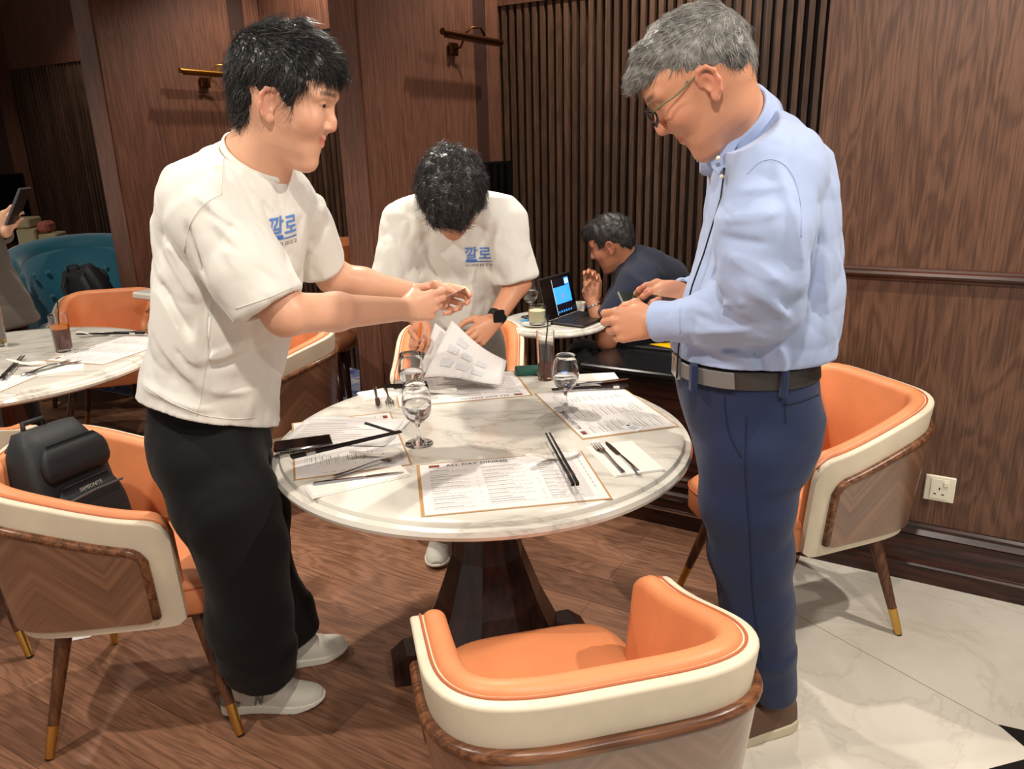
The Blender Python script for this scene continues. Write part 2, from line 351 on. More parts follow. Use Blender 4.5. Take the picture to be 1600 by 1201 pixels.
# ------------------------------------------------------------------ tub chair
def arm_path(n=61, w=.240, f=.155, b=.285, e=4.6):
    """U path from right arm tip round the back to the left arm tip; chair faces +y"""
    pts = []
    for i in range(n):
        t = i/(n-1); pts.append(t)
    out = []; L1 = 0.30
    # sample superellipse back half plus straight arms by arc length
    raw = [(w, f), (w, f*.5)]
    for k in range(0, 121):
        a = -k/120*PI
        c, s_ = math.cos(a), math.sin(a)
        x = w*math.copysign(abs(c)**(2/e), c); y = -0.0 + b*math.copysign(abs(s_)**(2/e), s_)
        raw.append((x, y))
    raw += [(-w, f*.5), (-w, f)]
    d = [0]
    for i in range(1, len(raw)): d.append(d[-1]+math.dist(raw[i], raw[i-1]))
    for t in pts:
        q = t*d[-1]; out.append((np.interp(q, d, [r[0] for r in raw]), np.interp(q, d, [r[1] for r in raw])))
    return pts, out, d[-1]
def chair_h(t):
    c = abs(2*t-1)                       # 0 at back centre, 1 at arm tip
    return .775 - .115*sstep(.22, .98, c)
def band_solid(inner, outer, zlo, ztop, t0=0.0, t1=1.0, n=73, lean=.10, tip_r=.05, rim=.014, w=.285, uvs=None):
    """a wall following the U path. inner/outer are offsets from the path (outward +)"""
    ts, pth, LEN = arm_path(n*3)
    rings = []; us = []
    for i in range(n):
        t = lerp(t0, t1, i/(n-1)); k = t*(len(pth)-1); j = min(int(k), len(pth)-2); fr = k-j
        p = Vector((lerp(pth[j][0], pth[j+1][0], fr), lerp(pth[j][1], pth[j+1][1], fr)))
        j0, j1 = max(0, j-2), min(len(pth)-1, j+3)
        tg = Vector((pth[j1][0]-pth[j0][0], pth[j1][1]-pth[j0][1])).normalized(); nr = Vector((tg.y, -tg.x))
        if nr.dot(p) < 0: nr = -nr
        dd = min(t-t0, t1-t)*LEN         # distance to the tip
        zt = ztop(t)
        zb = zlo(t) if callable(zlo) else zlo
        rr = tip_r
        if dd < rr:
            zt -= rr - math.sqrt(max(0, rr*rr - (rr-dd)**2))
            if callable(zlo) is False and tip_r > .02: zb += 0.35*(rr - math.sqrt(max(0, rr*rr-(rr-dd)**2)))
        r = min(rim, (outer-inner)/2.05)
        if dd < r: sh = r - math.sqrt(max(0, r*r-(r-dd)**2))
        else: sh = 0
        ii, oo = inner+sh, outer-sh
        if oo - ii < .002: mid_ = (inner+outer)/2; ii, oo = mid_-.001, mid_+.001
        r2 = min(r, (oo-ii)/2.05)
        sec = []
        m_ = 6
        sec.append((ii, zb)); sec.append((ii, lerp(zb, zt-r2, .33))); sec.append((ii, lerp(zb, zt-r2, .66)))
        for q in range(m_+1):
            a = PI - q/m_*PI/2; sec.append((ii+r2+r2*math.cos(a), zt-r2+r2*math.sin(a)))
        for q in range(m_+1):
            a = PI/2 - q/m_*PI/2; sec.append((oo-r2+r2*math.cos(a), zt-r2+r2*math.sin(a)))
        sec.append((oo, lerp(zb, zt-r2, .66))); sec.append((oo, lerp(zb, zt-r2, .33))); sec.append((oo, zb))
        ring = []
        for o_, z in sec:
            o2 = o_ + (z-.50)*lean
            ring.append((p.x+nr.x*o2, p.y+nr.y*o2, z))
        rings.append(ring); us.append(t*LEN)
    return rings, us
def loft_obj(name, rings, m, parent, us=None):
    b = MB(); b.loft(rings); o = b.build(name, m, parent, autos=50)
    if us is not None:
        uvl = o.data.uv_layers.new(name='UVMap'); ns = len(rings[0]); 
        for lp in o.data.loops:
            vi = lp.vertex_index; uvl.data[lp.index].uv = (us[vi//ns], o.data.vertices[vi].co.z)
    return o
def make_chair():
    t = empty('tub_chair')
    rg, us = band_solid(-.058, -.012, .40, lambda q: chair_h(q)+.004, rim=.026, tip_r=.06); loft_obj('inner_upholstery', rg, m_orange, t)
    rg, us = band_solid(-.022, .010, .345, lambda q: chair_h(q)-.006, rim=.007, tip_r=.055); loft_obj('cream_band', rg, m_cream, t)['label'] = 'cream leather band'
    vt = lambda q: chair_h(q)-.088
    rg, us = band_solid(.004, .022, .372, vt, .052, .948, rim=.004, tip_r=.035); loft_obj('veneer_shell', rg, m_veneer, t, us)
    # rounded walnut lip along the top of the shell
    ts, pth, LEN = arm_path(220); pts = []
    for i in range(100):
        q = lerp(.053, .947, i/99); k = q*(len(pth)-1); j = min(int(k), len(pth)-2); fr = k-j
        p = Vector((lerp(pth[j][0], pth[j+1][0], fr), lerp(pth[j][1], pth[j+1][1], fr)))
        tg = Vector((pth[min(j+3, len(pth)-1)][0]-pth[max(j-2, 0)][0], pth[min(j+3, len(pth)-1)][1]-pth[max(j-2, 0)][1])).normalized(); nr = Vector((tg.y, -tg.x))
        if nr.dot(p) < 0: nr = -nr
        dd = min(q-.052, .948-q)*LEN; z = vt(q)
        if dd < .035: z -= .035-math.sqrt(max(0, .035**2-(.035-dd)**2))
        o2 = .016+(z-.5)*.10; pts.append((p.x+nr.x*o2, p.y+nr.y*o2, z))
    def down(p): 
        s_ = 1 if p[0] > 0 else -1
        return [(p[0]-s_*.10*(p[2]-zz), p[1]+.001, zz) for zz in (.66*p[2]+.34*.39, .33*p[2]+.67*.39, .385)]
    d0 = down(pts[0])[::-1]; d1 = down(pts[-1])
    b = MB(); b.tube(d0+pts+d1, .0115, 10); b.build('shell_lip', m_rim, t, True)
    pp_ = []
    for i in range(110):
        q = lerp(.006, .994, i/109); k = q*(len(pth)-1); j = min(int(k), len(pth)-2); fr = k-j
        p = Vector((lerp(pth[j][0], pth[j+1][0], fr), lerp(pth[j][1], pth[j+1][1], fr)))
        tg = Vector((pth[min(j+3, len(pth)-1)][0]-pth[max(j-2, 0)][0], pth[min(j+3, len(pth)-1)][1]-pth[max(j-2, 0)][1])).normalized(); nr = Vector((tg.y, -tg.x))
        if nr.dot(p) < 0: nr = -nr
        dd = min(q, 1-q)*LEN; z = chair_h(q)-.0065
        if dd < .055: z -= .055-math.sqrt(max(0, .055**2-(.055-dd)**2))
        o2 = -.0105+(z-.5)*.10; pp_.append((p.x+nr.x*o2, p.y+nr.y*o2, z+.001))
    b = MB(); b.tube(pp_, .0026, 6); b.build('piping', mat('orange brown piping', srgb(176, 98, 58), .5), t, True)
    # seat
    rings = []; n = 64
    def plan(ins):
        r = []
        for k in range(n):
            a = 2*PI*k/n; c, s_ = math.cos(a), math.sin(a)
            e = 5.0
            x = (.216-ins)*math.copysign(abs(c)**(2/e), c); y = math.copysign(abs(s_)**(2/e), s_)
            y = y*(.300-ins) if y > 0 else y*(.215-ins)
            r.append((x, y))
        return r
    for ins, z in ((.03, .352), (.008, .356), (0, .366), (0, .432), (.004, .446), (.014, .456), (.032, .462), (.07, .466), (.13, .467)):
        rings.append([(x, y+.0, z) for x, y in plan(ins)])
    b = MB(); b.loft(rings); b.build('seat', m_orange, t, autos=70)
    b = MB(); b.tube([(x, y, .436) for x, y in plan(-.001)+[plan(-.001)[0]]], .0022, 6); b.build('seat_piping', mat('orange piping', srgb(190, 100, 56), .5), t, True)
    b = MB(); b.box(-.18, .18, -.19, .20, .335, .356); b.build('seat_base', m_walnut, t)
    for sx_, sy in ((1, 1), (-1, 1), (1, -1), (-1, -1)):
        a = Vector((sx_*.165, sy*.165+.0, .345)); z_ = Vector((sx_*.250, sy*.242+.005, 0.0))
        q = a.lerp(z_, .74); q2 = a.lerp(z_, .985)
        b = MB(); b.tube([a, q], [.021, .0135], 16); lg = b.build('leg', m_walnut, t, autos=60)
        b = MB(); b.tube([q, q2], [.0142, .0112], 16); b.build('ferrule', m_gold, lg, autos=60)['label'] = 'polished brass leg tip'
        b = MB(); b.tube([q2, z_], [.010, .010], 12); b.build('glide', m_rubber, lg, autos=60)
    return t
chair0 = make_chair()
def place(o, x, y, rz, label, cat='chair', group=None):
    o.location = (x, y, 0); o.rotation_euler = (0, 0, rz); tag(o, label, cat, group); return o
R_ = math.radians
G = 'orange tub chairs'
place(chair0, 0.078, 1.205, R_(13), 'orange tub chair in the foreground with its glossy veneer back to the viewer', group=G)
place(copy_tree(chair0), -1.037, 1.917, R_(-82), 'orange tub chair at left holding a black backpack', group=G)
place(copy_tree(chair0), 0.885, 2.215, R_(110), 'empty orange tub chair beside the wall behind the grey haired person', group=G)
place(copy_tree(chair0), -0.215, 3.03, R_(179), 'orange tub chair behind the bowed person', group=G)
place(copy_tree(chair0), -2.20, 4.10, R_(195), 'orange tub chair on the far side of the left table', group=G)
place(copy_tree(chair0), -1.83, 2.26, R_(10), 'orange tub chair barely in view at the left edge, below the left table', group=G)
place(copy_tree(chair0), -1.10, 3.20, R_(118), 'orange tub chair mostly hidden behind the black haired person in white', group=G)
# ------------------------------------------------------------------ marble tables
m = mat('white veined marble', srgb(232, 228, 216), 0.13, spec=0.6, coat=0.2); m_marble = m
v1 = noise(m, coords(m, (1, 2.2, 1), (0, 0, 0.5)), 1.1, 7, 0.6, 0.7)
vein = ramp(m, v1, [(0.46, srgb(222, 218, 207)), (0.498, srgb(206, 201, 190)), (0.505, srgb(180, 175, 166)), (0.512, srgb(208, 203, 192)), (0.56, srgb(222, 218, 207))])
cl = ramp(m, noise(m, coords(m), 1.1, 4), [(0.35, (0.93, 0.93, 0.93, 1)), (0.65, (1, 1, 1, 1))])
L(m, mixc(m, 1.0, vein, cl, 'MULTIPLY'), bsdf(m).inputs['Base Color'])
m_ped = wood('dark stained pedestal', srgb(34, 14, 10), srgb(62, 30, 22), 'z', 0.28, 1.0, coat=0.2)
def table(x, y, R, label, ped=True, z=.75, rz=0.0, group=None, k=1.0):
    t = empty('marble_table', (x, y, 0), rz, label, 'table', group)
    b = MB(); b.lathe([(.02, z-.045*k), (R-.03*k, z-.045*k), (R-.004*k, z-.042*k), (R+.008*k, z-.034*k), (R+.011*k, z-.025*k), (R+.006*k, z-.015*k), (R-.006*k, z-.0125*k), (R-.010*k, z-.012*k), (R-.011*k, z-.008*k), (R-.014*k, z-.003*k), (R-.022*k, z), (R-.05*k, z), (.02, z)], n=128)
    b.build('tabletop', m_marble, t, autos=28)
    if ped:
        prof = [(.12, z-.046), (.12, z-.062), (.062, z-.066), (.060, .60), (.075, .50), (.105, .38), (.155, .24), (.205, .13), (.205, .10)]
        b = MB(); n = 10
        b.loft([[(r*math.cos(2*PI*j/n+.2), r*math.sin(2*PI*j/n+.2), q) for j in range(n)] for r, q in prof]); b.build('pedestal', m_ped, t)
        for q in range(4):
            b = MB(); b.loft([[(.10, -.045, 0.0), (.10, .045, 0.0), (.10, .045, .10), (.10, -.045, .10)], [(.26, -.045, 0), (.26, .045, 0), (.26, .045, .10), (.26, -.045, .10)], [(.30, -.04, 0), (.30, .04, 0), (.30, .04, .07), (.30, -.04, .07)]])
            b.xf(Matrix.Rotation(q*PI/2+PI+.25, 4, 'Z')); b.build('foot', m_ped, t)
    else:
        b = MB(); b.lathe([(.03, z-.045*k), (.03, .03), (.03, .03)], n=24); b.build('column', m_ped, t, autos=40)
        b = MB(); b.lathe([(.16, 0), (.16, .012), (.03, .03)], n=40); b.build('base', m_ped, t, autos=40)
    return t
TC = (-0.084, 1.992)
table(TC[0], TC[1], .556, 'large round white marble table the three standing people gather around', group=None)
table(-2.02, 2.93, .585, 'round white marble table set for dining at the left edge', rz=.3)
table(.19, 3.36, .235, 'small round marble side table under the laptop', ped=False, k=.7)
# ------------------------------------------------------------------ things on the tables
TZ = .7505
m_paper = mat('white paper', srgb(222, 218, 216), 0.6); m_pborder = mat('gold paper border', srgb(176, 136, 86), 0.6)
m_ink = mat('grey ink', srgb(176, 170, 166), 0.7); m_inkd = mat('dark ink', srgb(48, 42, 42), 0.7); m_inkr = mat('red ink', srgb(120, 40, 34), 0.7)
m_inkm = mat('mid ink', srgb(118, 110, 106), .7); m_lite = mat('light print', srgb(196, 190, 188), 0.7)
m_linen = mat('folded white napkin', srgb(224, 220, 212), 0.8)
m_steel = mat('polished steel', srgb(205, 205, 205), 0.16, 1.0)
m_blk = mat('black lacquer', srgb(16, 14, 15), 0.28); m_blkm = mat('matte black', srgb(22, 22, 23), 0.6)
m_china = mat('white china', srgb(236, 232, 222), 0.15, coat=0.4)
m_glass = mat('clear glass', (1, 1, 1, 1), 0.0, trans=1.0, ior=1.45)
m_water = mat('water', (0.97, 0.99, 1, 1), 0.0, trans=1.0, ior=1.33)
m_tea = mat('iced tea', srgb(122, 44, 20), 0.05, trans=0.65, ior=1.33); m_teao = mat('orange tea top', srgb(240, 140, 40), 0.1, trans=0.2)
def flat(x0, y0, x1, y1, z0, z1): b = MB(); b.box(x0, x1, y0, y1, z0, z1); return b
def placemat(c, corners_rz, label, w_=.42, h_=.285, grp='paper menu placemats', title=True):
    """local x along the long side; the band with the title is at +y"""
    t = empty('paper_placemat', (c[0], c[1], TZ), corners_rz, label, 'placemat', grp)
    b = MB(); b.box(-w_/2, w_/2, -h_/2, h_/2, 0, .0006); b.build('border', m_pborder, t)
    b = MB(); b.box(-w_/2+.008, w_/2-.005, -h_/2+.005, h_/2-.005, .0006, .0010); b.build('sheet', m_paper, t)
    X0, Y1 = -w_/2+.03, h_/2-.022
    b = MB(); r2 = random.Random(5)
    b.box(X0, X0+.026, Y1-.006, Y1+.008, .0010, .0012, mi=1)
    b.box(X0-.002, X0+.03, Y1-.012, Y1-.009, .0010, .0012, mi=0); mm_ = [m_ink, m_inkr, m_lite, m_inkd, m_inkm]; b.build('emblem', parent=t, mats=mm_)
    for col, (cx, cw) in enumerate([(X0, .10), (X0+.125, .115), (X0+.262, .06)]):
        y = Y1-.028; b = MB()
        while y > -h_/2+.022:
            blk = r2.choice((1, 2, 3, 3, 4))
            for q in range(blk):
                if y < -h_/2+.022: break
                if q == 0: b.box(cx, cx+cw*r2.uniform(.35, .8), y, y+.0019, .0010, .0012, mi=4)
                else:
                    x = cx
                    while x < cx+cw*.85:
                        q_ = r2.uniform(.005, .014); b.box(x, min(x+q_, cx+cw), y, y+.0013, .0010, .0012, mi=0); x += q_+.0022
                y -= .0052
            if r2.random() < .7: b.box(cx+cw+.006, cx+cw+.012, y+.010, y+.012, .0010, .0012, mi=0)
            y -= .0055
        b.build('text_column', parent=t, mats=mm_)
    b = MB()
    for q in range(9): b.box(w_/2-.022, w_/2-.019, h_/2-.05-q*.021, h_/2-.036-q*.021, .0010, .0012, mi=0)
    b.build('margin_print', parent=t, mats=mm_)
    if title:
        text_mesh('title', 'ALL DAY DINING', .0185, m_inkd, t, Matrix.Translation((X0+.042, Y1-.006, .0013)), 0, spacing=1.08, bold=.0002)
    return t
def mid(a, b): return ((a[0]+b[0])/2, (a[1]+b[1])/2)
f1, f2, f3, f4 = (-.243, 1.76), (.181, 1.812), (.215, 1.536), (-.198, 1.464)
placemat(mid(f1, f3), R_(8.5), 'paper menu placemat nearest the viewer on the large table')
placemat((.263, 2.138), R_(105.6), 'paper menu placemat in front of the grey haired person')
placemat((-.168, 2.385), R_(191), 'paper menu placemat under the papers of the bowed person')
placemat((-.446, 1.926), R_(-74.5), 'paper menu placemat at left under the phone and papers')
placemat((-1.61, 3.04), R_(72), 'paper menu placemat on the left table behind the iced tea')
placemat((-1.93, 2.56), R_(-6), 'paper menu placemat at the near side of the left table')
# ---- cutlery
def knife(pos, rz, label):
    t = empty('table_knife', pos, rz, label, 'knife', 'table knives')
    b = MB(); b.loft([[(x, -w_, 0), (x, w_, 0), (x, w_*.7, h_), (x, -w_*.7, h_)] for x, w_, h_ in ((-.105, .004, .004), (-.10, .0065, .006), (-.06, .0058, .006), (0, .0045, .005), (.012, .0042, .0045))]); b.build('handle', m_steel, t, autos=40)
    b = MB(); b.loft([[(x, -w_*.6, .001), (x, w_, .001), (x, w_, .0026), (x, -w_*.6, .0026)] for x, w_ in ((.012, .004), (.02, .0085), (.06, .0095), (.09, .008), (.108, .0015))]); b.build('blade', m_steel, t, autos=40)
    return t
def fork(pos, rz, label):
    t = empty('table_fork', pos, rz, label, 'fork', 'table forks')
    b = MB(); b.loft([[(x, -w_, z), (x, w_, z), (x, w_*.7, z+.0035), (x, -w_*.7, z+.0035)] for x, w_, z in ((-.10, .003, 0), (-.095, .0065, 0), (-.05, .0045, .001), (.0, .0032, .006), (.025, .003, .007), (.04, .010, .004), (.052, .0125, .002))]); b.build('handle', m_steel, t, autos=40)
    b = MB()
    for q in range(4):
        y = -.0105+q*.007; b.loft([[(x, y-w_, z), (x, y+w_, z), (x, y+w_, z+.002), (x, y-w_, z+.002)] for x, w_, z in ((.050, .002, .002), (.065, .0016, .001), (.09, .0012, .004), (.098, .0006, .007))])
    b.build('tines', m_steel, t, autos=40)
    return t
def napkin(pos, rz, label, w_=.11, l_=.19):
    b = MB()
    for k in range(3):
        b.box(-l_/2+.002*k, l_/2-.001*k, -w_/2+.003*k, w_/2-.002*k, .0015*k, .0015*k+.0014, bev=.0006)
    o = b.build('folded_napkin', m_linen); o.location = pos; o.rotation_euler = (0, 0, rz); return tag(o, label, 'napkin', 'folded white napkins')
def chopsticks(a, b_, label, z=TZ+.006):
    A = Vector((a[0], a[1], z)); B = Vector((b_[0], b_[1], z)); L_ = (B-A).length; rz = math.atan2((B-A).y, (B-A).x)
    t = empty('chopstick_pair', A, rz, label, 'chopsticks', 'black chopstick pairs')
    for s_ in (-1, 1):
        b = MB(); b.loft([[(x, s_*.0052+w_*c, w_*d) for c, d in ((-1, -1), (1, -1), (1, 1), (-1, 1))] for x, w_ in ((0, .0018), (L_*.5, .0028), (L_*.80, .0036), (L_, .0038))]); st_ = b.build('stick', m_blk, t, autos=50)
        b = MB(); b.loft([[(x, s_*.0052+.0041*c, .0041*d) for c, d in ((-1, -1), (1, -1), (1, 1), (-1, 1))] for x in (L_*.80, L_*.88)]); b.build('silver_band', m_steel, st_, autos=50)
    return t
def spoon_china(pos, rz, label, sc=1.0):
    n = 20; prof = []
    rings = []
    for i in range(22):
        u = i/21; x = lerp(-.075, .062, u)
        hw = (.007+.006*sstep(0, .25, u)) if u < .42 else lerp(.013, .024, sstep(.42, .72, u))*math.sqrt(max(.02, 1-max(0, (u-.72)/.285)**2))
        z0 = .020*(1-sstep(0, .5, u)) + .0035; dep = .004 if u < .4 else lerp(.004, .013, sstep(.4, .7, u))
        ring = []
        for k in range(12):
            a = PI+PI*k/11; ring.append((x, hw*math.cos(a), z0+.010+dep*math.sin(a)-.006))
        for k in range(12):
            a = -PI*k/11; ring.append((x, (hw-.0016)*math.cos(a), z0+.0103+(dep-.0016)*math.sin(a)-.006))
        rings.append(ring)
    b = MB(); b.loft(rings); o = b.build('china_soup_spoon', m_china, autos=60)
    o.location = pos; o.rotation_euler = (0, 0, rz); o.scale = (sc, sc, sc); return tag(o, label, 'spoon', 'white china soup spoons')
def goblet(x, y, label, water=.5, z=TZ, s=1.0):
    t = empty('water_goblet', (x, y, z), 0, label, 'glass', 'stemmed water glasses'); t.scale = (s, s, s)
    o = [(.0, .0), (.033, 0), (.035, .0012), (.033, .003), (.018, .005), (.007, .010), (.0045, .022), (.0042, .042), (.006, .052), (.016, .060), (.028, .072), (.0345, .088), (.0365, .104), (.0355, .122), (.032, .142), (.0295, .156)]
    i_ = [(.0285, .156), (.031, .142), (.0343, .122), (.0353, .104), (.0333, .089), (.027, .0745), (.016, .0645), (.004, .0600), (.0, .0598)]
    b = MB(); b.lathe(o+[(.029, .157)]+i_, n=56, caps=False); b.build('glass', m_glass, t, True)
    zt = .065+water*.08
    pr = [(.0001, .0602), (.004, .0605), (.0158, .065), (.0268, .0750), (.0331, .0893), (.0351, .104)]; pr = [q for q in pr if q[1] < zt]
    rt = np.interp(zt, [.065, .075, .0893, .104, .122, .142], [.0158, .0268, .0331, .0351, .0341, .0308])
    if zt > .122: pr += [(.0341, .122)]
    b = MB(); b.lathe(pr+[(rt, zt), (.0001, zt)], n=56, caps=False); b.build('water', m_water, t, True)
    return t
def tumbler(x, y, label, hgt=.155, rad=.033, fill=.35, liquid=None, straws=1, z=TZ, name='highball_glass', lean=(.012, .0), top=None):
    t = empty(name, (x, y, z), 0, label, 'glass')
    b = MB(); b.lathe([(0, 0), (rad*.86, 0), (rad*.88, .002), (rad, hgt), (rad-.0007, hgt+.0006), (rad-.0016, hgt), (rad*.86-.001, .012), (0, .011)], n=48, caps=False); b.build('glass', m_glass, t, autos=50)
    if liquid:
        zt = .0125+(hgt-.02)*fill; r1 = lerp(rad*.86, rad, zt/hgt)-.0018
        b = MB(); b.lathe([(0, .0122), (rad*.86-.0012, .0126), (r1, zt), (0, zt)], n=40, caps=False); b.build('drink', liquid, t, autos=50)
        if top:
            b = MB(); b.lathe([(0, zt+.0003), (r1, zt+.0003), (r1+.0006, zt+.018), (0, zt+.018)], n=40, caps=False); b.build('drink_top', top, t, autos=50)
    for k in range(straws):
        b = MB(); b.tube([(-.010+k*.006, -.004, .014), (lean[0]+k*.006, lean[1], hgt+.055)], .0026, 8); b.build('straw', m_blk, t, True)
    return t
def zt(px, py, z=TZ): q = at_z(px, py, z); return (float(q[0]), float(q[1]))
def pos(px, py, z=TZ): q = at_z(px, py, z); return (float(q[0]), float(q[1]), z)
def ang(a, b): A, B = at_z(*a, TZ), at_z(*b, TZ); return math.atan2(B[1]-A[1], B[0]-A[0])
# near right setting
nk = pos(975, 716); napkin(nk, ang((925, 665), (1010, 745)), 'folded white napkin under the fork and knife at right', .13, .20)
p = pos(950, 715, TZ+.0046); fork(p, ang((978, 745), (922, 690)), 'steel fork on the napkin at the right of the large table')
p = pos(972, 715, TZ+.0046); knife(p, ang((1000, 742), (945, 690)), 'steel knife on the napkin at the right of the large table')
chopsticks(zt(856, 696), zt(899, 779), 'black chopsticks lying across the nearest placemat', TZ+.0345)
spoon_china(pos(868, 716, TZ+.0014), ang((820, 728), (905, 704)), 'white china spoon lying under the chopsticks on the nearest placemat', 1.15)
# far left setting
napkin(pos(592, 616), ang((570, 620), (618, 612)), 'folded white napkin at the far left of the large table', .10, .12)
p = pos(588, 620, TZ+.0046); knife(p, ang((584, 603), (590, 640)), 'steel knife on the far left napkin of the large table')
p = pos(606, 620, TZ+.0046); fork(p, ang((600, 604), (610, 640)), 'steel fork on the far left napkin of the large table')
b = MB(); b.box(-.035, .035, -.012, .012, 0, .012, bev=.003); o = b.build('napkin_ring_stand', m_blk); q = pos(618, 606); o.location = q; tag(o, 'small black rest beside the far left fork', 'holder')
# near left setting
napkin(pos(560, 752), ang((480, 770), (620, 738)), 'folded white napkin at the near left of the large table', .075, .24)
p = pos(580, 728, TZ+.006); fork(p, ang((490, 752), (620, 715)), 'steel fork at the near left of the large table')
p = pos(560, 748, TZ+.0046); knife(p, ang((480, 758), (640, 737)), 'steel knife on the near left napkin')
chopsticks(zt(628, 690), zt(457, 731), 'black chopsticks at left lying beside the phone', TZ+.030)
spoon_china(pos(592, 712, TZ+.0014), ang((548, 722), (622, 706)), 'white china spoon under the left chopsticks')
# far right setting
napkin(pos(925, 590), ang((885, 590), (965, 586)), 'folded white napkin at the far right beyond the wine glass', .08, .17)
chopsticks(zt(862, 613), zt(981, 607), 'black chopsticks at the far right of the large table', TZ+.010)
p = pos(935, 598, TZ+.0046); knife(p, ang((905, 601), (960, 594)), 'steel knife at the far right of the large table')
spoon_china(pos(688, 614, TZ+.0014), ang((650, 618), (705, 610)), 'white china spoon behind the front water glasses', .9)
# glasses
q = zt(655, 693); goblet(q[0], q[1], 'water goblet in front at the left centre of the table', .55, s=1.07)
q = zt(650, 640); goblet(q[0]-.01, q[1]+.03, 'water goblet standing just behind the front left one', .5, s=1.07)
q = zt(884, 640); goblet(q[0], q[1], 'water goblet on the right placemat', .45, s=1.07)
q = zt(853, 592); tumbler(q[0], q[1], 'tall glass with a little red drink and black straw', .165, .030, .30, m_tea)
# green case, card
t = empty('card_case', pos(829, 583), R_(5), 'dark green case with a gold clasp beside the tall glass', 'case')
m_green = mat('dark green leather', srgb(28, 84, 70), 0.5)
b = MB(); b.box(-.052, .052, -.03, .03, 0, .022, bev=.005); b.build('body', m_green, t)
b = MB(); b.box(.018, .050, -.0312, -.0302, .004, .012); b.build('clasp', m_gold, t)
t = empty('business_card', pos(987, 668, TZ+.0012), ang((970, 664), (1003, 672))+PI/2*0, 'small white printed card on the right placemat', 'card')
b = MB(); b.box(-.027, .027, -.018, .018, 0, .0006); b.build('card', mat('card stock', srgb(235, 240, 240), .5), t)
b = MB(); b.box(-.022, -.012, .004, .013, .0006, .0008); b.build('emblem', m_inkd, t); b = MB()
for k in range(5): b.box(-.006, .020-.004*(k % 2), .009-k*.005, .0105-k*.005, .0006, .0008)
b.build('address_print', m_inkd, t)
# phone, pen and papers at left
t = empty('smartphone', pos(474, 695, TZ+.010), ang((430, 700), (520, 688)), 'black smartphone with a silver edge lying on the papers at left', 'phone')
b = MB(); b.box(-.074, .074, -.036, .036, 0, .008, bev=.0038); b.build('case', mat('silver phone edge', srgb(150, 148, 146), 0.2, 1.0), t, autos=40)
b = MB(); b.box(-.071, .071, -.033, .033, .0081, .0086); b.build('display', mat('phone glass', srgb(8, 8, 9), 0.08), t)
A, B = at_z(571, 661, TZ+.006), at_z(619, 676, TZ+.006)
b = MB(); b.tube([A, B], .0042, 12); tag(b.build('pen', m_blk, autos=50), 'black pen on the white papers at left', 'pen')
def sheet(name, cen, rz, w_, h_, label, z, curl=.0, mm=None, grp=None, lines=True):
    t = empty(name, (cen[0], cen[1], z), rz, label, 'paper', grp)
    n = 16; v = []; f = []
    for i in range(n+1):
        for j in range(5):
            x = -w_/2+w_*i/n; y = -h_/2+h_*j/4; v.append((x, y, curl*math.sin(PI*i/n)*(1-j/6)))
    for i in range(n):
        for j in range(4): k = i*5+j; f.append((k, k+5, k+6, k+1))
    o = mesh_obj('sheet', v, f, mm or m_paper, t); so = o.modifiers.new('thickness', 'SOLIDIFY'); so.thickness = .0004
    if lines:
        b = MB()
        for k in range(10):
            y = h_/2-.03-k*(h_-.05)/10; x = -w_/2+.02
            b.box(x, x+w_*random.uniform(.35, .8), y, y+.002, curl+.0008, curl+.001)
        b.build('print', m_lite, t)
    return t
sheet('paper_sheet', (-.46, 2.02), R_(-12), .30, .20, 'white sheet with faint print under the pen at left', TZ+.002, .0)
sheet('paper_sheet', (-.47, 1.995), R_(-8), .29, .19, 'top sheet of the pile at left behind the phone', TZ+.004, .0)
# ---- left table
q = at_z(101, 548, TZ); tumbler(float(q[0]), float(q[1]), 'tall glass of iced tea with a black straw on the left table', .150, .036, .62, m_tea, top=m_teao)
q = at_z(3, 540, TZ); tumbler(float(q[0])-.01, float(q[1]), 'tall glass with a little yellow drink at the left edge', .165, .034, .12, mat('yellow drink', srgb(220, 190, 90), 0.0, trans=.8), straws=0)
napkin(pos(95, 578), R_(25), 'folded white napkin on the left table', .10, .15)
p = pos(72, 575, TZ+.0046); fork(p, R_(65), 'steel fork on the left table beside the napkin')
p = pos(85, 575, TZ+.0046); knife(p, R_(60), 'steel knife on the left table beside the napkin')
chopsticks(zt(37, 560), zt(5, 595), 'black chopsticks at the near edge of the left table', TZ+.012)
spoon_china(pos(45, 570, TZ+.001), R_(10), 'white china spoon on the left table at its near edge')
spoon_china(pos(152, 524, TZ+.001), R_(30), 'white china spoon on the left table behind the iced tea')
chopsticks(zt(120, 526), zt(226, 524), 'black chopsticks at the right end of the left table', TZ+.012)
p = pos(200, 519, TZ+.002); knife(p, R_(8), 'steel knife at the far right end of the left table')
# ---- laptop table
_A, _B = at_z(860, 501, TZ+.01), at_z(899, 487, TZ+.01)
t = empty('laptop', (float(_A[0]+_B[0])/2, float(_A[1]+_B[1])/2, TZ), math.atan2(_B[1]-_A[1], _B[0]-_A[0]), 'open black laptop on the small round table showing a blue screen', 'laptop')
b = MB(); b.box(-.13, .13, -.18, 0, 0, .012, bev=.004); b.build('keyboard_base', mat('laptop base', srgb(60, 54, 50), .35, .6), t)
b = MB()
for r_ in range(5):
    for c_ in range(12): b.box(-.118+c_*.0198, -.101+c_*.0198, -.095+r_*.017, -.081+r_*.017, .012, .0135)
b.build('keys', m_blkm, t)
lid = empty('lid', (0, 0, .012)); lid.parent = t; lid.rotation_euler = (R_(-14), 0, 0)
b = MB(); b.box(-.13, .13, 0, .007, 0, .185, bev=.003); lo = b.build('lid_shell', m_blkm, lid)
b = MB(); b.box(-.124, .124, -.0008, -.0002, .006, .179); b.build('bezel', m_screen, lid)
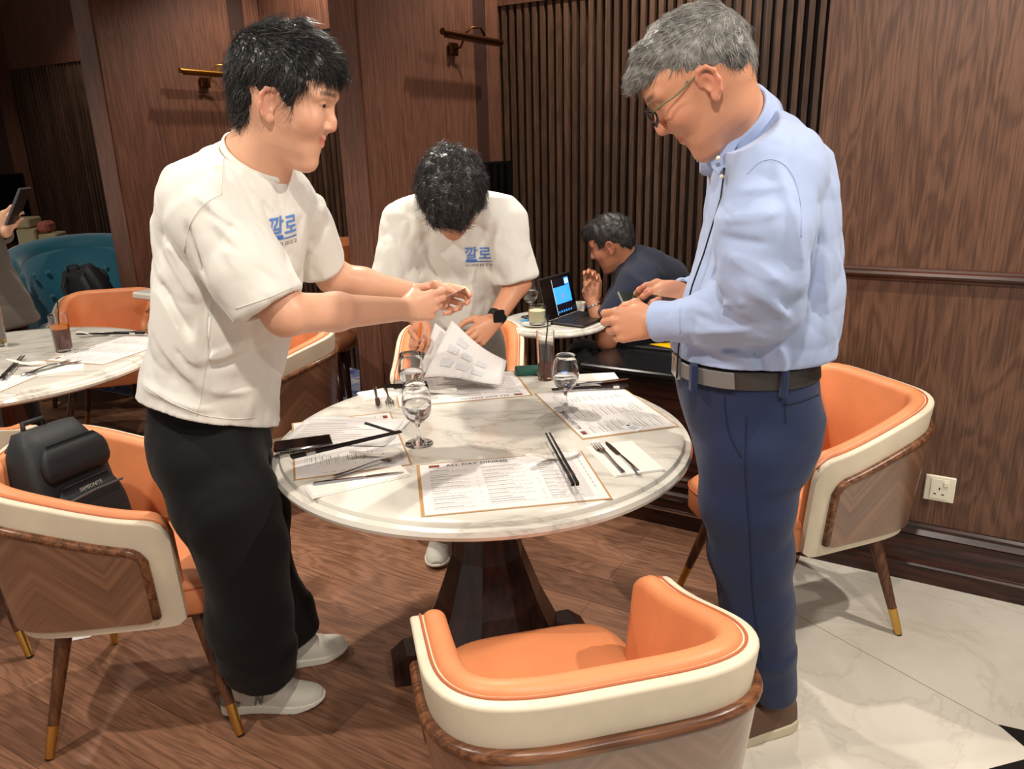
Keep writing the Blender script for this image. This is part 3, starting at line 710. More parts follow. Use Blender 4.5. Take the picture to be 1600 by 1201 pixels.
m_blue = mat('blue screen glow', srgb(40, 120, 200), .4, emit=(srgb(60, 150, 235), 1.3)); m_dk = mat('dark screen', srgb(12, 14, 22), .3, emit=(srgb(20, 24, 40), .4)); m_wh = mat('white screen text', srgb(230, 235, 240), .4, emit=(srgb(190, 215, 240), 1.0)); m_rd = mat('red map line', srgb(200, 60, 70), .4, emit=(srgb(205, 70, 80), 1.0))
b = MB(); b.box(-.035, .100, -.0016, -.0010, .055, .130, mi=0); b.box(-.035, .062, -.0016, -.0010, .132, .165, mi=1); b.box(.064, .100, -.0016, -.0010, .132, .165, mi=0); b.box(-.035, .100, -.0016, -.0010, .010, .053, mi=1)
b.box(-.037, -.0355, -.0016, -.001, .008, .168, mi=2); b.box(.025, .028, -.002, -.0017, .075, .100, mi=3); b.box(.028, .036, -.002, -.0017, .085, .088, mi=3)
for k in range(6): b.box(-.028+k*.02, -.018+k*.02, -.002, -.0017, .016, .024, mi=0)
for k in range(3): b.box(.068+k*.011, .074+k*.011, -.002, -.0017, .138, .160, mi=2)
b.build('display', parent=lid, mats=[m_blue, m_dk, m_wh, m_rd])
q = at_z(829, 499, TZ); goblet(float(q[0])+.0, float(q[1])+.05, 'water goblet behind the laptop on the small round table', .45, s=1.2)
q = at_z(838, 506, TZ+.006)
t = empty('saucer', (float(q[0]), float(q[1]), TZ), 0, 'white saucer under the cloudy drink on the small table', 'saucer')
b = MB(); b.lathe([(0, 0), (.035, 0), (.062, .008), (.063, .0095), (.035, .004), (0, .003)], n=40, caps=False); b.build('dish', m_china, t, autos=60)
tumbler(float(q[0])+.004, float(q[1]), 'short glass of cloudy white drink on the saucer', .082, .040, .8, mat('cloudy lime drink', srgb(214, 214, 178), .3), straws=0, z=TZ+.005, name='short_glass')
b = MB(); b.box(-.022, .022, -.012, .012, 0, .005, bev=.002); o = b.build('sugar_sachet', mat('blue sachet', srgb(70, 160, 210), .4)); q = at_z(822, 500, TZ+.010); o.location = (float(q[0])-.005, float(q[1])-.012, TZ+.0095); o.rotation_euler = (0, 0, .4); tag(o, 'small blue sachet on the saucer edge', 'sachet')
t = empty('tea_cup', (.325, 3.515, TZ), 0, 'small white cup partly hidden behind the laptop', 'cup')
b = MB(); b.lathe([(0, 0), (.02, 0), (.03, .03), (.031, .045), (.029, .045), (.027, .03), (.018, .004), (0, .004)], n=32, caps=False); b.build('bowl', m_china, t, autos=60)
# ---- stuff on the low wall: black folder with a yellow cover
t = empty('document_folder', (.62, 3.34, .632), RZ, 'black and yellow folder lying on the low black ledge', 'folder')
b = MB(); b.box(-.06, .20, -.10, .12, 0, .012, bev=.003); b.build('black_cover', m_blkm, t)
b = MB(); b.add([(.02, -.05, .0125), (.19, -.095, .0125), (.19, .09, .0125), (.02, -.05, .0145), (.19, -.095, .0145), (.19, .09, .0145)], [(2, 1, 0), (3, 4, 5), (0, 1, 4, 3), (1, 2, 5, 4), (2, 0, 3, 5)]); b.build('yellow_cover', mat('yellow plastic', srgb(244, 190, 20), .4), t)
# ---- paper on the floor below the left chair
sheet('paper_sheet', tuple(at_z(120, 985, 0)[:2]), R_(20), .10, .12, 'printed paper lying on the wood floor beneath the left chair', .002)
# ---- backpack on the left chair
def backpack(name, loc, rx, rz, label, m_, s=1.0):
    t = empty(name, loc, rz, label, 'backpack'); t.rotation_euler = (rx, 0, rz); t.scale = (s, s, s)
    def rb(nm, x0, x1, y0, y1, z0, z1, bev, m2=m_, par=t, taper=.85):
        rings = []
        for k in range(9):
            u = k/8; z = lerp(z0, z1, u); e = 1 - (1-taper)*sstep(.5, 1, u); ins = bev*(1-math.sin(PI*min(1, max(0, u if u < .5 else 1-u)*4/1)/2)) if min(u, 1-u) < .25 else 0
            ring = []
            cx, cy = (x0+x1)/2, (y0+y1)/2; hx, hy = (x1-x0)/2*e-ins, (y1-y0)/2*e-ins
            for j in range(24):
                a = 2*PI*j/24; c, s_ = math.cos(a), math.sin(a); q = 4
                ring.append((cx+hx*math.copysign(abs(c)**(2/q), c), cy+hy*math.copysign(abs(s_)**(2/q), s_), z))
            rings.append(ring)
        b = MB(); b.loft(rings); o = b.build(nm, m2, par, True); return o
    rb('main_compartment', -.15, .15, -.08, .07, 0, .42, .03)
    rb('front_pocket', -.125, .125, -.115, -.07, .03, .24, .02)
    rb('upper_pocket', -.12, .12, -.105, -.07, .26, .37, .015)
    b = MB(); b.tube([(-.11, -.118, .20), (0, -.121, .205), (.11, -.118, .20)], .004, 6); b.build('zipper', mat('dark grey zip', srgb(60, 60, 62), .4), t)
    b = MB(); b.tube([(-.04, .03, .405), (-.035, .03, .44), (.035, .03, .44), (.04, .03, .405)], .008, 8); b.build('top_handle', m_, t, True)
    for s_ in (-1, 1):
        b = MB(); b.tube([(s_*.06, .06, .39), (s_*.08, .10, .34), (s_*.09, .11, .2), (s_*.11, .08, .04)], .022, 8, flat=.35); b.build('shoulder_strap', m_, t, True)
    return t
m_nylon = mat('black nylon', srgb(30, 31, 34), .6); bump(m_nylon, noise(m_nylon, coords(m_nylon), 60, 3), .4, .002)
bp = backpack('backpack', (-1.17, 1.86, .468), R_(0), R_(62), 'black backpack sitting on the left orange chair', m_nylon, .88)
bp.rotation_euler = Euler((R_(-12), R_(4), R_(75)))
text_mesh('front_lettering', 'SAMSONITE', .016, mat('pale lettering', srgb(170, 168, 160), .5), bp, Matrix.Translation((-.05, -.1165, .215)) @ Matrix.Rotation(PI/2, 4, 'X'), .0004)
# ---- teal tufted armchair far left with a second backpack
m_teal = mat('teal velvet', srgb(18, 96, 118), .6, sheen=.6); bump(m_teal, noise(m_teal, coords(m_teal), 5, 2), .3, .01)
def teal_chair():
    t = empty('tufted_armchair', (0, 0, 0), 0, 'teal velvet tufted armchair behind the left table', 'armchair')
    rings = []
    n = 56
    for i in range(n+1):
        u = i/n; a = lerp(-25, 205, u); c, s_ = math.cos(R_(a)), math.sin(R_(a)); h = .80+.12*math.sin(PI*u)**.6 + .02*math.sin(u*40)*.0
        p = Vector((.33*c, .33*s_)); nr = Vector((c, s_)); tip = min(u, 1-u)*n; k = min(1, .35+tip/4)
        th = .065*k; sec = []
        for j in range(20):
            q = 2*PI*j/20; sec.append((math.cos(q)*th, h-.07+math.sin(q)*.07*k))
        ring = [(p.x+nr.x*(o_+.02), p.y+nr.y*(o_+.02), z) for o_, z in sec]; rings.append(ring)
    b = MB(); b.loft(rings); b.build('rolled_back', m_teal, t, True)
    rings = []
    for i in range(n+1):
        u = i/n; a = lerp(-25, 205, u); c, s_ = math.cos(R_(a)), math.sin(R_(a)); h = .78+.12*math.sin(PI*u)**.6
        rings.append([( (.33+o_)*c, (.33+o_)*s_, z) for o_, z in ((-.05, .30), (-.055, .5), (-.05, h-.05), (.06, h-.06), (.045, .5), (.03, .15), (-.02, .15))])
    b = MB(); b.loft(rings); b.build('back_shell', m_teal, t, True)
    for r_ in range(2):
        for i in range(7):
            a = lerp(15, 165, i/6); rr = .262; b = MB(); b.lathe([(0, -.012), (.012, -.006), (.014, 0), (.008, .008), (0, .01)], n=10, caps=False)
            b.xf(Matrix.Translation((rr*math.cos(R_(a)), rr*math.sin(R_(a)), .58+.14*r_)) @ Matrix.Rotation(R_(a), 4, 'Z') @ Matrix.Rotation(-PI/2, 4, 'Y')); b.build('tuft_button', m_teal, t, True)
    b = MB(); b.lathe([(.05, .16), (.30, .16), (.31, .3), (.30, .40), (.26, .44), (.05, .45)], n=40); b.build('seat', m_teal, t, True)
    for s1 in (-1, 1):
        for s2 in (-1, 1):
            b = MB(); b.tube([(s1*.2, s2*.2, .17), (s1*.22, s2*.22, 0)], [.02, .012], 10); b.build('leg', m_walnut, t, True)
    return t
tc = teal_chair(); tc.location = (float(P(128, 450, 4.88)[0]), 4.88, 0); tc.scale = (1.06, 1.06, 1.10); tc.rotation_euler = (0, 0, R_(18))
_q = P(160, 470, 4.66)
bp2 = backpack('backpack', (float(_q[0]), 4.66, .50), R_(-10), R_(10), 'black backpack lying in the teal velvet armchair', m_nylon, .92)
bp2.rotation_euler = Euler((R_(-8), R_(14), R_(172)))
# ---- beige waste/linen box, white tables and dark clutter in the far alcove
m_beige = mat('beige plastic', srgb(190, 176, 136), .5)
t = empty('display_box', tuple(P(66, 395, 5.5)[:2])+(0,), R_(10), 'beige stand with a hinged lid behind the teal armchair', 'stand')
_h = float(P(66, 350, 5.5)[2])
b = MB(); b.box(-.10, .02, -.1, .1, 0, _h-.02, bev=.01); b.build('tall_panel', m_beige, t)
b = MB(); b.box(.03, .15, -.1, .1, 0, _h-.06, bev=.01); b.build('side_panel', m_beige, t)
b = MB(); b.box(-.17, .0, -.11, .11, _h-.015, _h+.05, bev=.01); b.build('lid', m_beige, t)
b = MB(); b.box(.02, .10, -.08, .08, _h-.055, _h+.02, bev=.02); b.build('red_insert', mat('faded red card', srgb(190, 110, 90), .6), t)
def side_table(x, y, sx_, sy, z, rz, label):
    t = empty('side_table', (x, y, 0), rz, label, 'table')
    b = MB(); b.box(-sx_, sx_, -sy, sy, z-.04, z, bev=.01); b.build('tabletop', m_china, t)
    b = MB(); b.lathe([(.03, z-.04), (.03, .03), (.15, .02), (.15, 0)], n=20); b.build('pedestal', m_ped, t)
q = P(25, 432, 5.0); side_table(float(q[0])-.30, 5.05, .25, .12, float(q[2]), RZ, 'white topped table between the suited person and the teal armchair')
q = P(248, 452, 4.15); side_table(float(q[0])+.02, 4.15, .10, .12, float(q[2]), RZ, 'white topped table glimpsed behind the black haired person\'s back')
# brown leather stools with nailheads behind the arms
m_brown = leather('brown leather', srgb(120, 72, 44), .35)
def stool(x, y, z, label, r_=.17):
    t = empty('leather_stool', (x, y, 0), 0, label, 'stool', None)
    b = MB(); b.lathe([(0, z-.075), (r_, z-.075), (r_+.012, z-.05), (r_+.008, z-.02), (r_-.03, z), (0, z+.004)], n=40, caps=False); b.build('seat', m_brown, t, True)
    b = MB()
    for k in range(48):
        a = 2*PI*k/48; cx, cy = (r_+.012)*math.cos(a), (r_+.012)*math.sin(a); b.box(cx-.004, cx+.004, cy-.004, cy+.004, z-.07, z-.062)
    b.build('nailheads', m_gold, t)
    for k in range(4):
        a = PI/4+k*PI/2; b = MB(); b.tube([(r_*.7*math.cos(a), r_*.7*math.sin(a), z-.07), (r_*.95*math.cos(a), r_*.95*math.sin(a), 0)], [.018, .012], 10); b.build('leg', m_ped, t, True)
    return t
q = P(500, 530, 3.9); stool(float(q[0]), 3.9, float(q[2])+.03, 'brown leather stool with nailheads in the alcove beyond the arms', .17)
q = P(585, 515, 4.2); stool(float(q[0]), 4.2, float(q[2])+.05, 'second brown leather stool deeper in the alcove beside the pillar', .13)
t = empty('leather_chair', tuple(P(568, 410, 4.72)[:2])+(0,), R_(20), 'tan leather chair back just visible beside the pillar', 'chair')
b = MB(); b.loft([[(-.22, y, z) for y, z in ((-.03, .62), (.03, .62), (.03, .95), (0, 1.0), (-.03, .95))], [(.10, y, z) for y, z in ((-.03, .62), (.03, .62), (.03, .95), (0, 1.0), (-.03, .95))]]); b.build('backrest', leather('tan leather', srgb(176, 98, 52), .4), t)
b = MB(); b.box(-.24, .10, -.35, -.03, .42, .50, bev=.02); b.build('seat', m_brown, t)
for sx_ in (-.2, .07):
    for sy in (-.3, 0): b = MB(); b.box(sx_-.015, sx_+.015, sy-.015, sy+.015, 0, .62 if sy == 0 else .43); b.build('leg', m_ped, t)
# dark bags on the floor of the alcove
for k, (px, py, y, s_, lb) in enumerate([(505, 625, 3.3, .9, 'black bag on the carpet behind the large table at left'), (560, 600, 3.5, .8, 'black bag slumped further back on the carpet')]):
    q = P(px, py, y); o = backpack('floor_bag', (float(q[0]), y, .0), 0, R_(-20+60*k), lb, m_nylon, s_*.75)
# ------------------------------------------------------------------ smooth solid modelling for the figures
import openvdb as vdb
class Solid:
    def __init__(s): s.p = []; s.cuts = []; s.disp = []
    def add(s, fn, lo, hi, k=.01, op='add'): s.p.append((fn, np.array(lo, float), np.array(hi, float), k, op)); return s
    def cone(s, a, b, ra, rb, k=.01, op='add', flat=None):
        a = np.array(a, float); b = np.array(b, float); ab = b-a; l2 = max(1e-9, ab@ab)
        if flat is not None:
            ax, fr = flat; ax = np.array(ax, float); t_ = ab/math.sqrt(l2); ax = ax-t_*(ax@t_); ax /= np.linalg.norm(ax)
        def fn(p):
            q = p-a; t = np.clip((q@ab)/l2, 0, 1); r = ra+(rb-ra)*t; d = q-t[:, None]*ab
            if flat is not None:
                c = d@ax; d = d+(c*(1/fr-1))[:, None]*ax; 
                return (np.sqrt((d*d).sum(1))-r)*fr
            return np.sqrt((d*d).sum(1))-r
        m_ = max(ra, rb)*(max(1, 1)); return s.add(fn, np.minimum(a, b)-m_, np.maximum(a, b)+m_, k, op)
    def ccone(s, a, b, ra, rb, k=.01, op='add', wall=None):
        """flat ended tapering sleeve; wall: hollow the b end to that depth"""
        a = np.array(a, float); b = np.array(b, float); ab = b-a; Ln = np.linalg.norm(ab); t_ = ab/Ln
        def fn(p):
            q = p-a; z = q@t_; r = np.interp(z, [0, Ln], [ra, rb]); rho = np.linalg.norm(q-z[:, None]*t_, axis=1)
            d = rho-r; c = np.maximum(-z, z-Ln); o_ = .004
            d = np.where((d > -o_) & (c > -o_), np.sqrt(np.maximum(d+o_, 0)**2+np.maximum(c+o_, 0)**2)-o_, np.maximum(d, c))
            if wall: d = np.maximum(d, -np.maximum(rho-(r-.005), (Ln-wall)-z))
            return d
        m_ = max(ra, rb); return s.add(fn, np.minimum(a, b)-m_, np.maximum(a, b)+m_, k, op)
    def chain(s, pts, k=.012, op='add', flat=None):
        for (a, ra), (b, rb) in zip(pts[:-1], pts[1:]): s.cone(a, b, ra, rb, k, op, flat)
        return s
    def ell(s, c, r, R=None, k=.01, op='add'):
        c = np.array(c, float); r = np.array(r, float); R = np.eye(3) if R is None else np.array(R)
        def fn(p):
            q = (p-c)@R; a = np.sqrt(((q/r)**2).sum(1)); b = np.sqrt(((q/(r*r))**2).sum(1))+1e-9; return a*(a-1)/b
        m_ = r.max(); return s.add(fn, c-m_, c+m_, k, op)
    def loft(s, st, yaw, k=.012, op='add', e=2.3, O=None, R=None, cap=.012):
        """st rows: z, cx, cy, half_front, half_back, half_side (local frame if R given)"""
        st = np.array(sorted(st, key=lambda r: r[0]), float); cy_, sy_ = math.cos(yaw), math.sin(yaw)
        O = np.zeros(3) if O is None else np.array(O, float); R = np.eye(3) if R is None else np.array(R)
        def fn(p):
            q = (p-O)@R; z = q[:, 2]; I = lambda j: np.interp(z, st[:, 0], st[:, j])
            x = q[:, 0]-I(1); y = q[:, 1]-I(2); u = x*cy_+y*sy_; v = -x*sy_+y*cy_
            a = np.where(u > 0, I(3), I(4)); b = I(5)
            n = ((np.abs(u)/a)**e+(np.abs(v)/b)**e)**(1/e); d = (n-1)*np.minimum(a, b)
            dz = np.maximum(st[0, 0]-z, z-st[-1, 0]); m1 = np.maximum(d, dz)
            return np.where((d > -cap) & (dz > -cap), np.sqrt(np.maximum(d+cap, 0)**2+np.maximum(dz+cap, 0)**2)-cap, m1)
        pts = []
        for r in st:
            m_ = max(r[3:6])
            for sx_ in (-m_, m_):
                for sy in (-m_, m_): pts.append(O+R@np.array([r[1]+sx_, r[2]+sy, r[0]]))
        pts = np.array(pts); return s.add(fn, pts.min(0), pts.max(0), k, op)
    def value(s, p):
        d = np.full(len(p), 1e3)
        for fn, lo, hi, k, op in s.p: d = s._mix(d, fn(p), k, op)
        for f in s.disp: d = d+f(p)
        for f in s.cuts: d = np.maximum(d, f(p))
        return d
    @staticmethod
    def _mix(d, e, k, op):
        if op == 'sub': e = -e; h = np.clip(k-np.abs(d-e), 0, None)/k; return np.maximum(d, e)+h*h*k*.25
        h = np.clip(k-np.abs(d-e), 0, None)/k; return np.minimum(d, e)-h*h*k*.25
    def mesh(s, h=.004, B=8):
        lo = np.min([q[1] for q in s.p if q[4] == 'add'], 0)-4*h-.012; hi = np.max([q[2] for q in s.p if q[4] == 'add'], 0)+4*h+.012
        nb = np.ceil((hi-lo)/(h*B)).astype(int)+1
        g = np.stack(np.meshgrid(*[np.arange(n) for n in nb], indexing='ij'), -1).reshape(-1, 3)
        cen = lo+(g+.5)*h*B; Rb = h*B*.87
        cv = np.full(len(cen), 1e3); near = []
        for fn, l, u, k, op in s.p:
            bd = np.maximum(np.maximum(l-cen, cen-u), 0); out = np.sqrt((bd*bd).sum(1)); idx = np.where(out < Rb+k+.03)[0]
            near.append(idx)
            if len(idx): cv[idx] = s._mix(cv[idx], fn(cen[idx]), k, op)
        keep = np.where(np.abs(cv) < Rb*1.7+.022)[0]
        pos_ = -np.ones(len(cen), int); pos_[keep] = np.arange(len(keep))
        off = np.stack(np.meshgrid(*[np.arange(B)]*3, indexing='ij'), -1).reshape(-1, 3)*h
        val = np.full((len(keep), B**3), 1e3, np.float32)
        base = lo+g[keep]*h*B
        for (fn, l, u, k, op), idx in zip(s.p, near):
            j = pos_[idx]; j = j[j >= 0]
            for c in range(0, len(j), 400):
                jj = j[c:c+400]; pts = (base[jj][:, None, :]+off[None]).reshape(-1, 3)
                val[jj] = s._mix(val[jj].reshape(-1), fn(pts), k, op).reshape(len(jj), -1)
        for c in range(0, len(keep), 400):
            pts = (base[c:c+400][:, None, :]+off[None]).reshape(-1, 3); v = val[c:c+400].reshape(-1)
            sel = np.abs(v) < .05
            if s.disp and sel.any():
                v[sel] = v[sel]+np.clip(sum(f(pts[sel]) for f in s.disp), -.013, .0105)
            for f in s.cuts: v = np.maximum(v, f(pts))
            val[c:c+400] = v.reshape(-1, B**3)
        bg = 3*h
        dense = np.full(tuple(nb*B), bg, np.float32)
        d5 = dense.reshape(nb[0], B, nb[1], B, nb[2], B)
        cc = np.where(cv < 0, -bg, bg).astype(np.float32).reshape(tuple(nb)); d5[:] = cc[:, None, :, None, :, None]
        gk = g[keep]; vv = np.clip(val, -bg, bg).reshape(-1, B, B, B)
        for i in range(len(keep)): a, b, c = gk[i]; d5[a, :, b, :, c, :] = vv[i]
        if s.cuts:
            pass
        gr = vdb.FloatGrid(bg); gr.copyFromArray(dense)
        pts, quads = gr.convertToQuads(0.0)
        return lo+np.asarray(pts, float)*h, np.asarray(quads)
def sdf_obj(name, solid, h, m, parent=None, smooth_it=1, mats=None):
    v, q = solid.mesh(h)
    me = bpy.data.meshes.new(name); nv, nq = len(v), len(q)
    me.vertices.add(nv); me.vertices.foreach_set('co', v.astype(np.float32).ravel())
    me.loops.add(nq*4); me.loops.foreach_set('vertex_index', q.astype(np.int32).ravel())
    me.polygons.add(nq); me.polygons.foreach_set('loop_start', np.arange(0, nq*4, 4, dtype=np.int32))
    try: me.polygons.foreach_set('loop_total', np.full(nq, 4, dtype=np.int32))
    except Exception: pass
    me.polygons.foreach_set('use_smooth', [True]*nq); me.update(calc_edges=True); me.validate()
    # keep normals outward
    o = bpy.data.objects.new(name, me); scene.collection.objects.link(o)
    for k in (mats or [m]): me.materials.append(k)
    if parent: o.parent = parent
    if smooth_it:
        sm = o.modifiers.new('smooth', 'SMOOTH'); sm.factor = .5; sm.iterations = smooth_it
    return o, v
def vol(v, q):
    a, b, c = v[q[:, 0]], v[q[:, 1]], v[q[:, 2]]; return (np.cross(a, b)*c).sum()/6
def wob(freq, amp, seed, aniso=(1, 1, 1), ridge=False, warp=.6):
    """folded-cloth style displacement"""
    r = np.random.default_rng(seed); K = r.normal(size=(7, 3)); K /= np.linalg.norm(K, axis=1)[:, None]; K = K*freq*r.uniform(.6, 1.6, (7, 1))*np.array(aniso); ph = r.uniform(0, 6.28, 7)
    K2 = r.normal(size=(3, 3))*freq*.4; p2 = r.uniform(0, 6.28, 3)
    def f(p):
        w_ = np.sin(p@K2.T+p2); q = p+w_*warp/freq
        s_ = np.sin(q@K.T+ph)
        if ridge: s_ = 1-2*np.abs(s_)**.7
        return amp*s_.mean(1)*1.6
    return f
def fold(a, b, w_=.012, amp=.006, dep=.10):
    """a raised crease (amp>0) from a to b"""
    a = np.array(a, float); b = np.array(b, float); ab = b-a; l2 = ab@ab
    def f(p):
        q = p-a; t = np.clip((q@ab)/l2, 0, 1); d = q-t[:, None]*ab; r2 = (d[:, 0]**2+d[:, 2]**2)/w_**2+(d[:, 1]/dep)**2
        tw = 1-(2*t-1)**4*.7
        return -amp*np.exp(-r2)*tw
    return f
def rotm(yaw=0, pitch=0, roll=0):
    """local x = facing, y = left, z = up; positive pitch looks down"""
    return np.array((Matrix.Rotation(yaw, 3, 'Z') @ Matrix.Rotation(pitch, 3, 'Y') @ Matrix.Rotation(roll, 3, 'X')))
def skin_mat(name, c, red):
    m = mat(name, c, 0.42, spec=0.45, sss=0.12)
    a = N(m, 'ShaderNodeAttribute'); a.attribute_name = 'tint'
    v = noise(m, coords(m), 60, 3)
    base = mixc(m, v, tuple(k*.93 for k in c[:3])+(1,), c)
    s_ = N(m, 'ShaderNodeSeparateColor'); L(m, a.outputs['Color'], s_.inputs[0])
    c1 = mixc(m, s_.outputs[0], base, red)
    c2 = mixc(m, s_.outputs[1], c1, srgb(60, 40, 34))
    L(m, c2, bsdf(m).inputs['Base Color']); bump(m, noise(m, coords(m), 500, 2), .08, .0006); return m
class Head:
    def __init__(s, org, yaw, pitch, roll=0, sc=1.0, jaw=1.0, nose=1.0, wid=1.0):
        s.O = np.array(org, float); s.R = rotm(yaw, pitch, roll); s.sc = sc; s.jaw = jaw; s.nose = nose; s.wid = wid
    def w(s, *p): return s.O+s.R@(np.array(p, float)*s.sc)
    def loc(s, p): return ((p-s.O)@s.R)/s.sc
    def build(s, S, smile=0.0, eye_open=.004, lids=True):
        k = s.sc; w_ = s.wid; R = s.R
        S.ell(s.w(-.010, 0, .048), np.array((.098, .076*w_, .086))*k, R, .02)
        S.ell(s.w(-.035, 0, .03), np.array((.068, .070*w_, .070))*k, R, .03)
        st = [(-.116, .056, 0, .018, .020, .018), (-.106, .053, 0, .027, .03, .029), (-.091, .043, 0, .041, .04, .039*s.jaw), (-.075, .035, 0, .050, .045, .050*s.jaw), (-.055, .03, 0, .056, .05, .057*s.jaw), (-.035, .025, 0, .064, .05, .062), (-.01, .02, 0, .067, .05, .067*w_), (.02, .02, 0, .068, .05, .070*w_), (.04, .02, 0, .073, .05, .071*w_), (.058, .018, 0, .074, .05, .070*w_), (.085, .01, 0, .074, .05, .062*w_)]
        st = [tuple(x*k for x in r) for r in st]
        S.loft(st, 0, .022, O=s.O, R=R, e=2.25, cap=.012*k)
        n = s.nose
        S.cone(s.w(.085, 0, .028), s.w(.095+.010*n, 0, -.002), .0072*k, .0085*k, .012)
        S.cone(s.w(.095+.009*n, 0, -.002), s.w(.096+.012*n, 0, -.012), .0085*k, .0092*k, .008)
        S.cone(s.w(.094+.008*n, 0, -.014), s.w(.086, 0, -.026), .0072*k, .006*k, .010)
        for y in (-1, 1):
            S.ell(s.w(.090+.004*n, y*.0125, -.0165), np.array((.0095, .0070, .0068))*k, R, .006)
            S.cone(s.w(.086, y*.014, .044), s.w(.070, y*.050, .040), .009*k, .009*k, .014)
            S.ell(s.w(.096, y*.031, .026), np.array((.014, .017, .009))*k, R, .014, 'sub')
            S.ell(s.w(.058, y*.040, -.012), np.array((.030, .026, .026))*k, R, .02)
            if lids:
                S.ell(s.w(.0735, y*.031, .0245), np.array((.0142, .0152, .0128))*k, R, .004)
                S.ell(s.w(.091, y*.031, .0235), np.array((.012, .0125, eye_open))*k, R, .0015, 'sub')
            # ear
            ym = y*.0765*w_
            for (a, b) in zip([(-.002, .0, -.030), (-.014, .003, -.022), (-.022, .007, -.006), (-.024, .009, .012), (-.016, .009, .025), (-.003, .006, .027), (.006, .002, .018)], [(-.014, .003, -.022), (-.022, .007, -.006), (-.024, .009, .012), (-.016, .009, .025), (-.003, .006, .027), (.006, .002, .018), (.006, 0, .004)]):
                S.cone(s.w(a[0], ym+y*a[1], a[2]), s.w(b[0], ym+y*b[1], b[2]), .0042*k, .0042*k, .004)
            S.ell(s.w(-.009, ym+y*.001, .0), np.array((.014, .0048, .025))*k, R, .004)
            S.ell(s.w(-.001, ym+y*.001, -.027), np.array((.007, .005, .009))*k, R, .004)
            S.ell(s.w(-.002, ym+y*.006, -.001), np.array((.008, .0065, .012))*k, R, .003, 'sub')
            S.ell(s.w(.099, y*.0062, -.0230), np.array((.0045, .0028, .003))*k, R, .002, 'sub')
        # lips
        u = smile*.006
        for y in (-1, 1):
            S.cone(s.w(.0865, y*.004, -.0405), s.w(.0745, y*.025, -.0445+u), .0050*k, .0030*k, .006)
            S.cone(s.w(.0850, 0, -.0515), s.w(.0740, y*.021, -.0478+u), .0058*k, .0030*k, .006)
        S.cone(s.w(.0945, 0, -.0462), s.w(.081, .027, -.0450+u), .0022*k, .0016*k, .002, 'sub')
        S.cone(s.w(.0945, 0, -.0462), s.w(.081, -.027, -.0450+u), .0022*k, .0016*k, .002, 'sub')
        S.ell(s.w(.066, 0, -.094), np.array((.018, .019, .014))*k, R, .014)
    def tint(s, o, v, smile=0, extra=None, dots=None):
        q = s.loc(v); x, y, z = q.T; ay = np.abs(y)
        red = np.zeros(len(v)); dark = np.zeros(len(v))
        lip = np.exp(-((z+.046-smile*.006*(ay/.022)**2)/.0075)**4)*np.exp(-(ay/.024)**4)*(x > .068)
        red = np.maximum(red, .9*lip)
        red = np.maximum(red, .35*np.exp(-((x-.06)/.03)**2-((ay-.05)/.02)**2-((z+.01)/.025)**2))
        red = np.maximum(red, .40*np.clip((ay-.072)/.01, 0, 1)*np.exp(-((x+.008)/.03)**4-(z/.036)**4))
        red = np.maximum(red, .35*np.exp(-((x-.11)/.012)**2-(y/.02)**2-((z+.014)/.015)**2))
        crease = np.exp(-((z-.0235)/.0028)**2)*np.exp(-((ay-.031)/.0155)**4)*(x > .068); dark = np.maximum(dark, .8*crease)
        brow = np.exp(-((z-.0475+.10*np.clip(ay-.040, 0, 1))/.0046)**4)*np.exp(-((ay-.034)/.021)**6)*(x > .05); dark = np.maximum(dark, .75*brow)
        if extra is not None: r2, d2 = extra(v); red = np.maximum(red, r2); dark = np.maximum(dark, d2)
        a = o.data.color_attributes.new('tint', 'FLOAT_COLOR', 'POINT'); c = np.zeros((len(v), 4), np.float32); c[:, 0] = red; c[:, 1] = dark; c[:, 3] = 1
        if len(o.data.vertices) == len(v): a.data.foreach_set('color', c.ravel())
    def eyes(s, parent, look=0.0):
        for y in (-1, 1):
            b = MB(); b.lathe([(0.0001, -.0125), (.006, -.011), (.0105, -.0068), (.0125, 0), (.0105, .0068), (.0078, .00975)], n=24, mi=0, caps=False)
            b.lathe([(.0078, .00975), (.006, .011), (.0028, .0122)], n=24, mi=1, caps=False); b.lathe([(.0028, .0122), (.0001, .0126)], n=24, mi=2, caps=False)
            c = s.w(.0735, y*.031, .0240); Rm = Matrix([list(r) for r in s.R]).to_4x4()
            b.xf(Matrix.Translation(tuple(c)) @ Rm @ Matrix.Rotation(PI/2+look, 4, 'Y') @ Matrix.Scale(s.sc, 4)); b.build('eyeball', None, parent, True, mats=[m_sclera, m_iris, m_pupil])
m_sclera = mat('eye white', srgb(225, 218, 210), .15); m_iris = mat('dark brown iris', srgb(42, 24, 16), .1); m_pupil = mat('pupil', srgb(6, 5, 5), .05)
def hair_mat(name, c1, c2, rough=.38, tip=None):
    m = mat(name, c1, rough, spec=.5)
    t = N(m, 'ShaderNodeTexCoord'); n1 = noise(m, t.outputs['Object'], 26, 4, .7)
    ge = N(m, 'ShaderNodeNewGeometry'); rr = ramp(m, ge.outputs['Random Per Island'], [(0.0, tuple(k*.55 for k in c1[:3])+(1,)), (0.55, c1), (0.85, c2), (1.0, tip or tuple(min(1, k*2.2) for k in c2[:3])+(1,))])
    L(m, mixc(m, .35, rr, ramp(m, n1, [(0.35, c1), (0.65, c2)])), bsdf(m).inputs['Base Color'])
    bump(m, noise(m, t.outputs['Object'], 260, 3), .5, .002); return m
